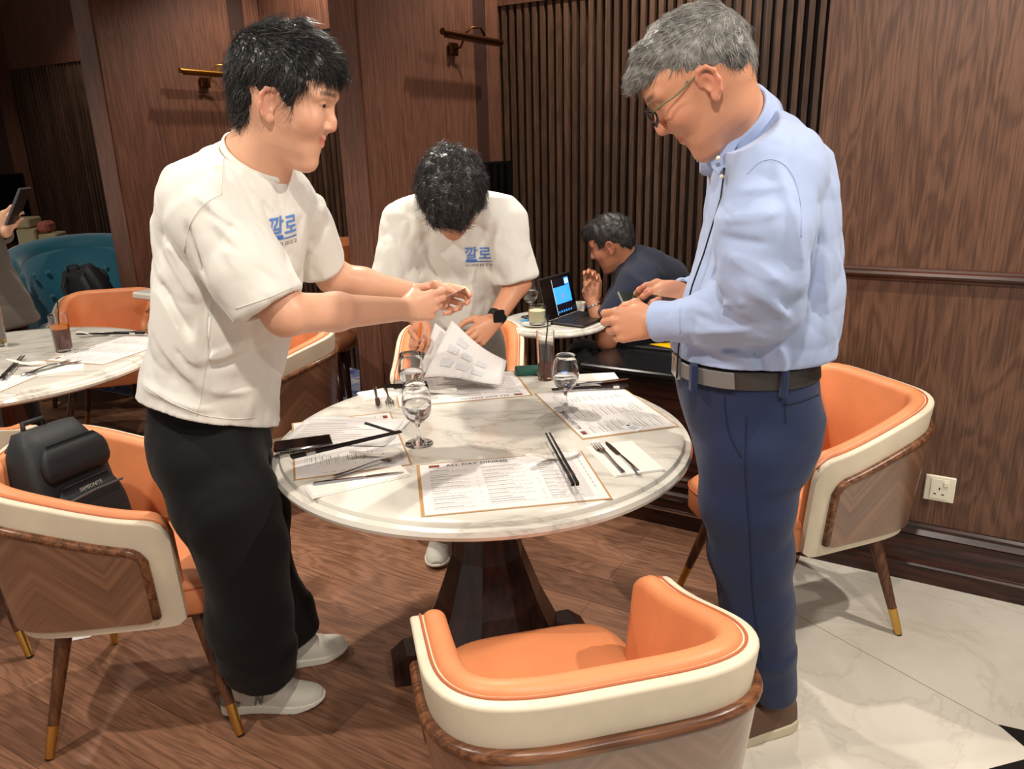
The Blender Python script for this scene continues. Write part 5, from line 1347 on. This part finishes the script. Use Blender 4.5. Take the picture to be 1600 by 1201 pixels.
def dirB(p):
    q = HB.loc(p[None])[0]; t_ = sstep(.035, .10, q[2]+.3*q[0]*0); return HB.R@(np.array((.75, -.2, .05))*t_+np.array((.15, 0, -.9))*(1-t_))
hair_obj('hair', S, .0034, HB, dirB, 15000, .026, .00060, m_hairgry, pB, 4, .32, .2, ok=ear_ok(HB))
# glasses
g = MB(); k = 1.04
def G_(x, y, z): return tuple(HB.w(x, y, z))
for y in (-1, 1):
    ring = [G_(.108-.012*abs(math.cos(a))**2*(1 if math.cos(a)*y > 0 else 0), y*.034+math.cos(a)*.0245, .018+math.sin(a)*.0185) for a in np.linspace(0, 2*PI, 33)]
    g.tube(ring, .0022, 8)
g.tube([G_(.108, -.010, .022), G_(.112, 0, .026), G_(.108, .010, .022)], .002, 8)
gl = g.build('glasses_frame', mat('dark acetate', srgb(32, 26, 26), .2), pB, True); tag(gl, 'dark rimmed glasses')
for y in (-1, 1):
    b = MB(); b.tube([G_(.098, y*.058, .024), G_(.09, y*.071, .024), G_(.045, y*.0785, .020), G_(.0, y*.0815, .024), G_(-.016, y*.083, .018), G_(-.026, y*.082, .0)], [.0022, .0022, .0019, .0018, .0018, .0015], 8); b.build('temple_arm', mat('translucent olive', srgb(120, 116, 84), .25), gl, True)
    b = MB(); n_ = 24; c = [G_(.1055, y*.034+math.cos(a)*.0235, .018+math.sin(a)*.0175) for a in np.linspace(0, 2*PI, n_, endpoint=False)]; c2 = [G_(.1063, y*.034+math.cos(a)*.0235, .018+math.sin(a)*.0175) for a in np.linspace(0, 2*PI, n_, endpoint=False)]
    b.loft([c, c2]); b.build('lens', m_glass, gl)
# shirt
yawB = R_(176)
rowsB = [(178, 1150, 1215), (204, 1128, 1246), (240, 1110, 1280), (288, 1110, 1292), (350, 1104, 1299), (394, 1096, 1301), (445, 1080, 1299), (500, 1064, 1294), (540, 1055, 1287), (568, 1054, 1274), (584, 1058, 1262)]
stB = sil(rowsB, 1.67, lambda u: np.interp(u, [0, .12, .25, .5, 1], [.09, .165, .19, .185, .165]), yawB)
S = Solid(); S.loft(stB, yawB, .02, e=2.3)
S.cone(P(1166, 222, 1.64), P(1222, 258, 1.52), .048, .060, .03); S.cone(P(1166, 222, 1.70), P(1210, 258, 1.84), .048, .056, .03)
S.chain([(P(1212, 272, 1.50), .078), (P(1196, 360, 1.46), .080), (P(1192, 430, 1.45), .073), (P(1192, 478, 1.47), .062)], .03)
S.chain([(P(1192, 480, 1.47), .060), (P(1130, 492, 1.52), .050), (P(1072, 500, 1.565), .038)], .03)
S.chain([(P(1205, 265, 1.84), .07), (P(1190, 370, 1.88), .065), (P(1175, 455, 1.89), .055)], .03); S.chain([(P(1175, 455, 1.89), .052), (P(1110, 460, 1.84), .042), (P(1092, 456, 1.83), .036)], .03)
cfL = (P(1078, 499, 1.56), P(1026, 503, 1.60)); S.ccone(cfL[0], cfL[1], .036, .0355, .012, wall=.04)
cfR = (P(1110, 458, 1.84), P(1064, 459, 1.80)); S.ccone(cfR[0], cfR[1], .037, .036, .012, wall=.04)
for a, b, w_, am in [((1215, 262, 1.42), (1250, 420, 1.4), .014, .006), ((1140, 300, 1.42), (1220, 290, 1.4), .010, .004), ((1130, 345, 1.4), (1215, 330, 1.38), .010, .005), ((1120, 372, 1.4), (1200, 380, 1.38), .010, -.004), ((1140, 400, 1.4), (1220, 440, 1.38), .012, .006), ((1140, 430, 1.4), (1200, 470, 1.38), .012, -.002), ((1160, 440, 1.4), (1235, 500, 1.38), .012, .007), ((1135, 445, 1.45), (1160, 500, 1.4), .010, .002), ((1070, 500, 1.5), (1150, 470, 1.42), .008, .005), ((1080, 520, 1.5), (1170, 515, 1.42), .009, .004), ((1085, 490, 1.5), (1150, 520, 1.42), .007, -.004),
                     ((1255, 300, 1.5), (1250, 440, 1.48), .010, -.010), ((1262, 320, 1.55), (1280, 520, 1.55), .014, .005), ((1180, 545, 1.5), (1190, 578, 1.5), .008, -.006), ((1215, 540, 1.5), (1225, 578, 1.5), .008, .006), ((1080, 540, 1.52), (1170, 560, 1.5), .010, .006), ((1070, 560, 1.52), (1150, 545, 1.5), .008, -.005), ((1205, 520, 1.5), (1280, 470, 1.55), .012, .006), ((1230, 215, 1.5), (1280, 280, 1.52), .010, .005)]:
    S.disp.append(fold(P(*a), P(*b), w_*.9, am*1.6, .11))
S.disp += [wob(19, .007, 61, (1, 1, .8), True), wob(46, .003, 62, (1, 1, .7), True)]
S.cuts.append(lambda p, z_=float(P(1160, 579, 1.50)[2]): z_-p[:, 2])
naxB = HB.w(-.02, 0, -.02)-nkB; naxB /= np.linalg.norm(naxB)
def neckcutB(p):
    q = p-nkB; z = q@naxB; rho = np.linalg.norm(q-z[:, None]*naxB, axis=1); return -np.maximum(rho-.068-np.clip(z-.02, 0, 1)*1.2, -.02-z)
S.cuts.append(neckcutB)
shB, vS = sdf_obj('shirt', S, .0042, m_oxf, pB, 1)
fB = HB.R[:, 0]
foldcollar(nkB+naxB*.026, naxB, .0715, .046, m_oxf, shB, (-1, -.05, 0), .028)
b = MB()  # collar point, near side
cp_ = [P(1103, 232, 1.59), P(1112, 262, 1.585), P(1122, 274, 1.58), P(1165, 205, 1.575), P(1130, 205, 1.585)]
b.loft([[tuple(q) for q in cp_], [tuple(q+np.array((0, -.004, 0))) for q in cp_]]); bevel(b.build('collar_point', m_oxf, shB), .001, 1)
ringband('cuff', cfL[1]-(cfL[1]-cfL[0])/np.linalg.norm(cfL[1]-cfL[0])*.048, cfL[1]-cfL[0], .0352, .050, .0030, m_oxf, shB)
ringband('cuff', cfR[1]-(cfR[1]-cfR[0])/np.linalg.norm(cfR[1]-cfR[0])*.048, cfR[1]-cfR[0], .0358, .050, .0030, m_oxf, shB)
m_btn = mat('pearl button', srgb(226, 216, 190), .3)
for (x, y, d) in ((1128, 276, 1.555), (1122, 247, 1.565)):
    b = MB(); b.lathe([(0, -.0012), (.0038, -.0012), (.0043, 0), (.0038, .0012), (0, .0012)], n=16, caps=False); b.xf(Matrix.Translation(tuple(P(x, y, d))) @ Matrix.Rotation(PI/2, 4, 'X')); b.build('button', m_btn, shB, True)
# belt, trousers, shoe
wB = sil([(600, 1062, 1272), (640, 1070, 1281), (686, 1083, 1270), (722, 1092, 1250)], 1.67, .160, yawB); top_ = sil([(560, 1056, 1266), (600, 1062, 1272)], 1.67, .163, yawB)
trousers(pB, ([top_[0]]+wB, yawB), [[(1172, 700, 1.60, 72), (1168, 780, 1.60, 66), (1172, 860, 1.62, 58), (1184, 940, 1.63, 52), (1196, 1010, 1.64, 43), (1210, 1082, 1.655, 33)], [(1165, 700, 1.78, 70), (1152, 790, 1.80, 52), (1152, 870, 1.83, 36), (1160, 960, 1.85, 33), (1170, 1040, 1.86, 28)]], m_navy, .0055, 71, wob_=(.005, .003))
def belt(parent, st, yaw, z0, z1, grow, m, name='belt', arc=None):
    rings = []; z_ = (z0+z1)/2; A = np.array(sorted(st)); I = lambda j, z: np.interp(z, A[:, 0], A[:, j]); n = 80; e = 2.2
    for i in range(n):
        a = 2*PI*i/n if arc is None else lerp(arc[0], arc[1], i/(n-1)); c, s_ = math.cos(a), math.sin(a); ring = []
        for z, o_ in ((z0, grow), (z0+.002, grow+.003), (z1-.002, grow+.003), (z1, grow)):
            fx = (I(3, z) if c > 0 else I(4, z))+o_; u = fx*math.copysign(abs(c)**(2/e), c); v = (I(5, z)+o_)*math.copysign(abs(s_)**(2/e), s_)
            ring.append((I(1, z)+u*math.cos(yaw)-v*math.sin(yaw), I(2, z)+u*math.sin(yaw)+v*math.cos(yaw), z))
        rings.append(ring)
    b = MB(); b.loft(rings+([rings[0]] if arc is None else []), caps=arc is not None); return b.build(name, m, parent, autos=40)
zb0, zb1 = float(P(1160, 613, 1.50)[2]), float(P(1160, 583, 1.50)[2])
bl = belt(pB, top_+wB, yawB, zb0, zb1, .004, m_leatherb); tag(bl, 'dark leather belt')
belt(pB, top_+wB, yawB, zb0+.002, zb1-.002, .0085, mat('grey belt leather', srgb(112, 110, 108), .4), 'belt_tail', (R_(8), R_(72)))['label'] = 'lighter grey end of the belt'
for (x, y) in ((1083, 600), (1224, 596)):
    b = MB(); q = P(x, y, 1.50 if x > 1100 else 1.555); b.box(q[0]-.007, q[0]+.007, q[1]-.012, q[1]+.012, zb0-.012, zb1+.006, bev=.002); b.build('belt_loop', m_navy, pB)
b = MB(); q = P(1057, 592, 1.64); b.box(q[0]-.006, q[0]+.004, q[1]-.03, q[1]+.03, zb0-.004, zb1+.004, bev=.002); b.build('belt_buckle', m_steel, pB)
shoe_between(pB, (1238, 1128), (1120, 1158), m_brownshoe, mat('cream rubber sole', srgb(196, 184, 160), .7), logo=False, laces=False)
shoe_between(pB, (1200, 1058), (1085, 1076), m_brownshoe, m_sole, logo=False, laces=False)
# phone in the right hand
t = empty('smartphone', tuple(P(1016, 472, 1.735)), 0, 'dark smartphone held by the grey haired person', 'phone'); t.rotation_euler = (R_(18), R_(8), R_(8))
b = MB(); b.box(-.072, .072, -.036, .036, -.004, .004, bev=.003); b.build('case', mat('dark green phone case', srgb(34, 42, 38), .35), t)
b = MB(); b.box(-.069, .069, -.033, .033, .0041, .0046); b.build('display', mat('dim phone glass', srgb(30, 34, 32), .1), t)
# lanyard cord hanging down the shirt front
cord = [P(1132, 262, 1.56), P(1126, 310, 1.55), P(1113, 352, 1.55), P(1100, 395, 1.55), P(1082, 445, 1.57), P(1067, 500, 1.60), P(1060, 545, 1.60), P(1057, 590, 1.61)]
b = MB(); b.tube(cord, .0018, 6); b.build('cord', m_blkm, pB, True)['label'] = 'thin dark lanyard cord'
m_seam_b = mat('blue stitching', srgb(158, 172, 204), .9); m_seam_n = mat('navy stitching', srgb(22, 28, 50), .9)
for pts in ([(1168, 272), (1184, 252), (1206, 246), (1228, 256), (1244, 282), (1252, 320), (1252, 370)], [(1062, 482), (1063, 520)]):
    seam('stitched_seam', pts, shB, m_seam_b)
trB = [o for o in pB.children if o.name.startswith('trousers')][0]
for pts in ([(1132, 618), (1134, 650), (1140, 682), (1158, 714)], [(1226, 632), (1250, 628), (1279, 616)], [(1166, 650), (1164, 740), (1172, 840), (1176, 940), (1190, 1030)], [(1226, 628), (1228, 660)]):
    seam('stitched_seam', pts, trB, m_seam_n, .0016)
# =================================================================== 3. bowed person in white, behind the table
HC_ = Head(P(706, 312, 2.44), R_(-90), R_(54), R_(-2), 1.0, nose=.7)
S = Solid(); HC_.build(S, eye_open=.001)
nkC = P(708, 306, 2.56)
S.cone(HC_.w(-.03, 0, -.01), nkC, .060, .064, .03); S.cone(P(640, 345, 2.60), P(782, 345, 2.60), .05, .05, .03); S.cone(nkC, P(710, 450, 2.72), .07, .10, .03)
wR_, eR_ = P(660, 508, 2.50), P(616, 452, 2.52); wL_, eL_ = P(771, 503, 2.46), P(810, 440, 2.56)
S.cone(P(632, 348, 2.58), eR_, .048, .040, .02); S.cone(eR_, wR_, .040, .027, .02); S.cone(P(788, 348, 2.58), eL_, .048, .041, .02); S.cone(eL_, wL_, .041, .0275, .02)
hand(S, wR_, P(655, 545, 2.44)-wR_, (-.75, -.35, .1), [(50, 55, 25), (52, 60, 30), (56, 64, 30), (60, 66, 30)], [(.046, .040, -.026), (.072, .034, -.046), (.094, .018, -.054)], .97, True)
hand(S, wL_, P(742, 528, 2.40)-wL_, (-.5, -.1, .8), [(22, 38, 20), (28, 42, 22), (34, 48, 25), (40, 50, 25)], [(.046, .048, -.022), (.074, .054, -.036), (.098, .050, -.046)], .97, False)
pC, vC = sdf_obj('person', S, .003, m_skinB, None, 2); HC_.tint(pC, vC); tag(pC, 'curly black haired person in a white t-shirt bowing over papers behind the table', 'person')
S = Solid(); S.ell(HC_.w(-.012, 0, .056), (.116, .096, .104), HC_.R, .01); S.ell(HC_.w(.045, 0, .100), (.070, .074, .045), HC_.R, .02); S.ell(HC_.w(-.06, 0, .03), (.062, .082, .075), HC_.R, .02); S.cone(HC_.w(.05, .03, .11), HC_.w(.112, .02, .075), .036, .022, .02); S.cone(HC_.w(.05, -.03, .11), HC_.w(.108, -.03, .080), .036, .022, .02)
S.disp += [wob(70, .009, 81, ridge=True), wob(150, .0035, 83, ridge=True)]
S.cuts.append(hairline(HC_, [(-.1, -.05), (-.02, -.03), (.0, .035), (.03, .045), (.05, .06), (.058, .10), (.075, .2)], (-.03, 1.2)))
def dirC(p):
    q = HC_.loc(p[None])[0]; return HC_.R@np.array((.6+.8*math.sin(q[1]*70), math.sin(q[0]*60)*.9, -.3))
hair_obj('hair', S, .0038, HC_, dirC, 9000, .042, .0009, m_hairblk, pC, 6, .5, .9)
def front(rows, yd, fb):
    st = []; n = len(rows)
    for i, (py, xl, xr) in enumerate(rows):
        u = i/(n-1); y = yd(u); A, B = P(xl, py, y), P(xr, py, y); f_ = fb(u); st.append((A[2], (A[0]+B[0])/2, y, f_, f_, (B[0]-A[0])/2))
    return st
stC = front([(296, 672, 748), (310, 642, 786), (345, 628, 800), (400, 636, 790), (450, 640, 784), (504, 646, 778)], lambda u: 2.55+.16*u, lambda u: np.interp(u, [0, .2, .5, 1], [.07, .10, .12, .11]))
S = Solid(); S.loft(stC, R_(-90), .02, e=2.3)
sR, sL = (P(638, 345, 2.58), P(614, 436, 2.53)), (P(783, 345, 2.58), P(806, 436, 2.56))
for s_ in (sR, sL): S.ccone(s_[0], s_[1], .070, .068, .02, wall=.04); S.cone(s_[0], s_[0]*.5+s_[1]*.5, .070, .066, .03)
for a, b, w_, am in [((690, 380, 2.45), (650, 440, 2.5), .012, .006), ((700, 400, 2.45), (690, 490, 2.5), .012, .005), ((770, 380, 2.45), (766, 480, 2.5), .012, .006), ((740, 420, 2.45), (740, 490, 2.5), .010, -.005), ((640, 380, 2.45), (660, 320, 2.45), .010, .005), ((785, 330, 2.45), (770, 390, 2.45), .010, .005)]: S.disp.append(fold(P(*a), P(*b), w_, am, .15))
S.disp += tee_disp(91)
shC, _ = sdf_obj('t_shirt', S, .005, m_tee, pC, 1); sv, sq = mesh_vq(shC)
logo(shC, P(745, 406, 2.4), (0, 1, -.12), (0, 0, 1), .048, sv, sq)
wC = front([(496, 650, 776), (530, 646, 786), (600, 645, 790)], lambda u: 2.71, lambda u: .10)
trousers(pC, (wC, R_(-90)), [[(P(678, 600, 2.74), .085), (P(680, 700, 2.72), .070), (P(686, 800, 2.66), .060), (P(692, 862, 2.52)+np.array((0, 0.1, .02)), .05)], [(P(752, 600, 2.76), .085), (P(752, 700, 2.76), .070), (P(750, 800, 2.78), .058), (P(748, 850, 2.80)+np.array((0, 0, -.06)), .05)]], m_greytr, .007, 95)
belt(pC, wC, R_(-90), float(wC[0][0])-.03, float(wC[0][0])+.002, .003, m_blkm)
g_ = ground(692, 838); shoe(pC, (g_[0], g_[1]+.02), R_(-90), m_shoeg, m_sole, logo=False); shoe(pC, (g_[0]+.20, g_[1]+.12), R_(-84), m_shoeg, m_sole, logo=False)
# watch
wd = (wL_-eL_)/np.linalg.norm(wL_-eL_); ringband('watch_strap', wL_-wd*.034, wd, .0285, .022, .004, m_blkm, pC)
b = MB(); b.box(-.02, .02, -.006, .006, -.021, .021, bev=.005); q = wL_-wd*.022+np.array((.008, -.031, .008)); b.xf(Matrix.Translation(tuple(q)) @ Matrix.Rotation(R_(25), 4, 'Z')); b.build('watch_case', m_screen, pC)
# pen in the right hand
b = MB(); b.tube([P(652, 547, 2.40), P(656, 512, 2.41), P(658, 503, 2.415)], [.0045, .005, .003], 12); tag(b.build('pen', mat('orange pen', srgb(214, 110, 30), .35), autos=50), 'orange pen in the hand of the bowed person', 'pen')
# papers lifted in front of him
def held(name, label, corners, bulge, zoff=0):
    t = empty(name, (0, 0, 0), 0, label, 'paper', 'loose papers of the bowed person'); n = 14; v = []; f = []
    A, B, C, D = [np.array(c) for c in corners]   # bottom left, bottom right, top right, top left
    for i in range(n+1):
        for j in range(n+1):
            u, w_ = i/n, j/n; p = (A*(1-u)+B*u)*(1-w_)+(D*(1-u)+C*u)*w_; p = p+np.array((0, -1, .25))*bulge*math.sin(PI*u)*(.4+.6*w_)+np.array((0, 0, .008*math.sin(u*5+w_*2))); v.append(p)
    for i in range(n):
        for j in range(n): k = i*(n+1)+j; f.append((k, k+n+1, k+n+2, k+1))
    o = mesh_obj('sheet', v, f, m_paper, t); so = o.modifiers.new('thickness', 'SOLIDIFY'); so.thickness = .0005
    # faint printed panels
    V = np.array(v).reshape(n+1, n+1, 3); b = MB()
    for (i, j) in ((2, 3), (5, 3), (8, 3), (2, 7), (5, 7), (8, 7), (3, 10)):
        q = [V[i, j], V[i+2, j], V[i+2, j+2], V[i, j+2]]; m_ = [V[i+1, j], V[i+1, j+2]]; off = np.array((0, -.0022, .001))
        b.add([tuple(x+off) for x in (V[i, j], V[i+1, j], V[i+2, j], V[i+2, j+2], V[i+1, j+2], V[i, j+2])], [(0, 1, 4, 5), (1, 2, 3, 4)])
    b.build('printed_panel', mat('pale grey print', srgb(206, 206, 210), .6), t)
    empties.append(t)
empties = []
held('held_papers', 'large white printed sheet the bowed person is lifting with his hand', [P(662, 590, 2.34), P(783, 597, 2.34), P(792, 566, 2.42), P(706, 504, 2.40)], .03)
held('held_papers', 'second white sheet showing a corner behind the lifted sheet', [P(655, 582, 2.38), P(760, 598, 2.38), P(768, 560, 2.45), P(680, 508, 2.43)], .02)
# =================================================================== 4. seated diner in navy
D4 = 3.50
HD = Head(P(950, 387, D4), R_(160), R_(24), 0, .97); HD.O = P(951, 388, D4-.07)+HD.R@np.array((0, -.076, 0))
S = Solid(); HD.build(S, eye_open=.002)
nkD = P(985, 420, D4+.02); S.cone(HD.w(-.03, 0, -.01), nkD, .058, .062, .03); S.cone(nkD, P(1030, 520, D4+.05), .07, .10, .03)
shD1, elD1, wrD1 = P(1000, 440, D4-.16), P(948, 532, D4-.18), P(925, 470, D4-.12); shD2, elD2, wrD2 = P(985, 435, D4+.2), P(950, 510, D4+.1), P(930, 466, D4-.03)
S.cone(shD1, elD1, .05, .043, .02); S.cone(elD1, wrD1, .042, .029, .02); S.cone(shD2, elD2, .05, .043, .02); S.cone(elD2, wrD2, .042, .029, .02)
hand(S, wrD1, P(924, 440, D4-.10)-wrD1, (-.9, .2, 0), [(20, 60, 40), (22, 62, 40), (24, 64, 40), (26, 66, 40)], [(.046, .03, -.03), (.07, .02, -.045), (.09, .0, -.05)], .95, False)
hand(S, wrD2, P(928, 436, D4-.05)-wrD2, (-.9, -.2, 0), [(30, 60, 40), (32, 62, 40), (34, 64, 40), (36, 66, 40)], [(.046, .03, -.03), (.07, .02, -.045), (.09, .0, -.05)], .95, True)
pD, vD = sdf_obj('person', S, .0035, m_skinC, None, 2); HD.tint(pD, vD); tag(pD, 'seated person in a dark navy shirt watching a laptop with hands clasped', 'person')
S = Solid(); S.ell(HD.w(-.014, 0, .056), np.array((.106, .082, .090)), HD.R, .01); S.ell(HD.w(.03, 0, .10), (.08, .064, .044), HD.R, .02); S.ell(HD.w(-.06, 0, .01), (.045, .063, .06), HD.R, .02); S.ell(HD.w(0, 0, .035), (.06, .0785, .045), HD.R, .01)
S.disp += [wob(80, .004, 101, ridge=True)]; S.cuts.append(hairline(HD, [(-.1, -.05), (-.02, -.035), (.0, .03), (.045, .048), (.064, .062), (.075, .105), (.09, .2)], (-.02, 1.0))); S.cuts.append(ear_gap(HD))
hair_obj('hair', S, .0045, HD, lambda p: HD.R@np.array((.5, .2, -.4)), 3500, .028, .0009, m_hairblk, pD, 8, .3, .3)
S = Solid(); hipD = P(1062, 560, D4+.05)
S.chain([(hipD, .145), (P(1040, 500, D4+.04), .150), (P(1022, 450, D4+.03), .150), (P(1003, 428, D4+.02), .115), (P(990, 416, D4+.02), .078)], .05)
S.cone(P(1004, 440, D4-.12), P(1000, 438, D4+.16), .080, .080, .09)
sl1 = (P(1000, 442, D4-.16), P(950, 503, D4-.18)); S.ccone(sl1[0], sl1[1], .074, .066, .07, wall=.03); S.ccone(P(985, 438, D4+.18), P(955, 490, D4+.13), .07, .06, .03, wall=.03)
S.disp += [wob(16, .006, 111, ridge=True), wob(30, .003, 112)]
shD, _ = sdf_obj('shirt', S, .006, m_navysh, pD, 1)
naxD = HD.w(-.02, 0, -.02)-nkD; naxD /= np.linalg.norm(naxD); ringband('collar', nkD-naxD*.0, naxD, .066, .042, .006, m_navysh, shD, front=HD.R[:, 0], dip=.02)
ringband('bracelet', wrD1+(elD1-wrD1)*.15, wrD1-elD1, .030, .008, .003, m_steel, pD)
kn1, kn2 = P(902, 560, D4-.12), P(905, 545, D4+.12)
an1, an2 = np.array((kn1[0]+.05, kn1[1], .09)), np.array((kn2[0]+.05, kn2[1], .09))
S = Solid(); S.chain([(hipD+np.array((0, 0, -.08)), .135), ((hipD+kn1)/2+np.array((0, -.05, -.06)), .095), (kn1+np.array((.02, 0, -.03)), .072)], .03); S.chain([(hipD+np.array((0, .1, -.08)), .13), ((hipD+kn2)/2+np.array((0, 0, -.06)), .095), (kn2+np.array((.02, 0, -.03)), .07)], .03)
S.chain([(kn1+np.array((.02, 0, -.03)), .07), (an1, .05)], .03); S.chain([(kn2+np.array((.02, 0, -.03)), .07), (an2, .05)], .03); S.disp += [wob(16, .005, 121, ridge=True)]
sdf_obj('trousers', S, .007, cloth('charcoal trousers', srgb(30, 30, 33)), pD, 1)
for a in (an1, an2): shoe(pD, (a[0]+.05, a[1]), PI, m_blkm, m_blkm, logo=False, laces=False)
hz = float(hipD[2])
t = empty('armchair', (float(hipD[0])+.02, float(hipD[1]), 0), R_(178), 'dark armchair with a red brown curved wooden arm under the seated diner', 'armchair')
zs = hz-.24
b = MB(); b.box(-.28, .30, -.27, .27, zs-.09, zs, bev=.03); b.build('seat', m_blkm, t)
for sy in (-1, 1):
    b = MB(); b.tube([(-.26, sy*.285, zs+.16), (.0, sy*.285, zs+.19), (.22, sy*.285, zs+.18), (.31, sy*.285, zs+.13), (.335, sy*.285, zs+.02), (.32, sy*.285, zs-.10)], .020, 10); b.build('arm', mat('red brown wood', srgb(84, 34, 24), .25), t, True)
    for sx_ in (-.25, .27): b = MB(); b.tube([(sx_, sy*.24, zs-.08), (sx_*1.05, sy*.25, 0)], [.022, .016], 10); b.build('leg', m_ped, t, True)
b = MB(); b.box(-.33, -.27, -.24, .24, zs-.05, zs+.30, bev=.02); b.build('backrest', m_blkm, t)
# =================================================================== 5. suited person at the far left edge
D5 = 3.62
S = Solid(); HE = Head((-2.62, D5, 1.66), R_(15), R_(15), 0, 1.0); HE.build(S); S.cone(HE.w(-.03, 0, -.02), (-2.62, D5, 1.42), .06, .065, .03)
wE = P(8, 362, D5-.08); eE = P(-45, 372, D5-.05)
S.cone((-2.62, D5, 1.40), (-2.62, D5, 1.05), .07, .1, .04); S.cone((-2.60, D5-.18, 1.38), eE, .045, .04, .02); S.cone(eE, wE, .04, .028, .02)
hand(S, wE-np.array((.03, 0, 0)), P(26, 340, D5-.08)-wE, (-.7, -.1, .6), [(20, 50, 30), (24, 55, 30), (30, 60, 30), (34, 64, 30)], [(.05, .04, -.02), (.078, .04, -.02), (.105, .03, -.02)], 1.0, True)
pE, vE = sdf_obj('person', S, .0045, m_skinA, None, 2); HE.tint(pE, vE); tag(pE, 'person in a grey brown suit jacket cut off at the far left edge', 'person')
S = Solid(); S.ell(HE.w(-.014, 0, .056), (.106, .084, .092), HE.R, .01); S.disp += [wob(80, .003, 131)]; S.cuts.append(hairline(HE, [(-.1, -.05), (-.02, -.03), (.0, .03), (.05, .05), (.075, .105), (.09, .2)], (-.02, 1.0))); v_, q_ = None, None
sdf_obj('hair', S, .006, m_hairblk, pE, 1)
S = Solid(); ex = float(P(26, 430, D5)[0])
S.loft([(1.44, -2.62, D5, .07, .07, .09), (1.38, -2.60, D5, .12, .12, .19), (1.20, -2.58, D5, .15, .14, .21), (1.0, ex-.24, D5, .15, .13, .20), (.74, ex-.17, D5, .17, .16, .21)], R_(-20), .02)
S.chain([((-2.58, D5-.2, 1.36), .07), (tuple(eE), .058)], .03); S.ccone(eE, wE-(wE-eE)*.02, .056, .046, .02, wall=.04); S.disp += [wob(16, .006, 141, ridge=True)]
sdf_obj('suit_jacket', S, .007, m_suit, pE, 1)
S = Solid(); 
for dy in (-.1, .1): S.chain([((ex-.18, D5+dy, .80), .11), ((ex-.17, D5+dy, .45), .08), ((ex-.18, D5+dy, .10), .06)], .03)
sdf_obj('trousers', S, .008, cloth('dark suit trousers', srgb(40, 36, 34)), pE, 1)
for dy in (-.1, .1): shoe(pE, (ex-.23, D5+dy), 0, m_blkm, m_blkm, logo=False, laces=False)
t = empty('tablet', tuple(P(28, 322, D5-.10)), 0, 'grey tablet held upright by the suited person', 'tablet'); t.rotation_euler = (0, R_(30), R_(10))
b = MB(); b.box(-.005, .005, -.06, .06, -.09, .09, bev=.003); b.build('case', mat('grey tablet', srgb(84, 86, 92), .4), t)
b = MB(); b.box(.0051, .0056, -.055, .055, -.085, .085); b.build('display', m_screen, t)
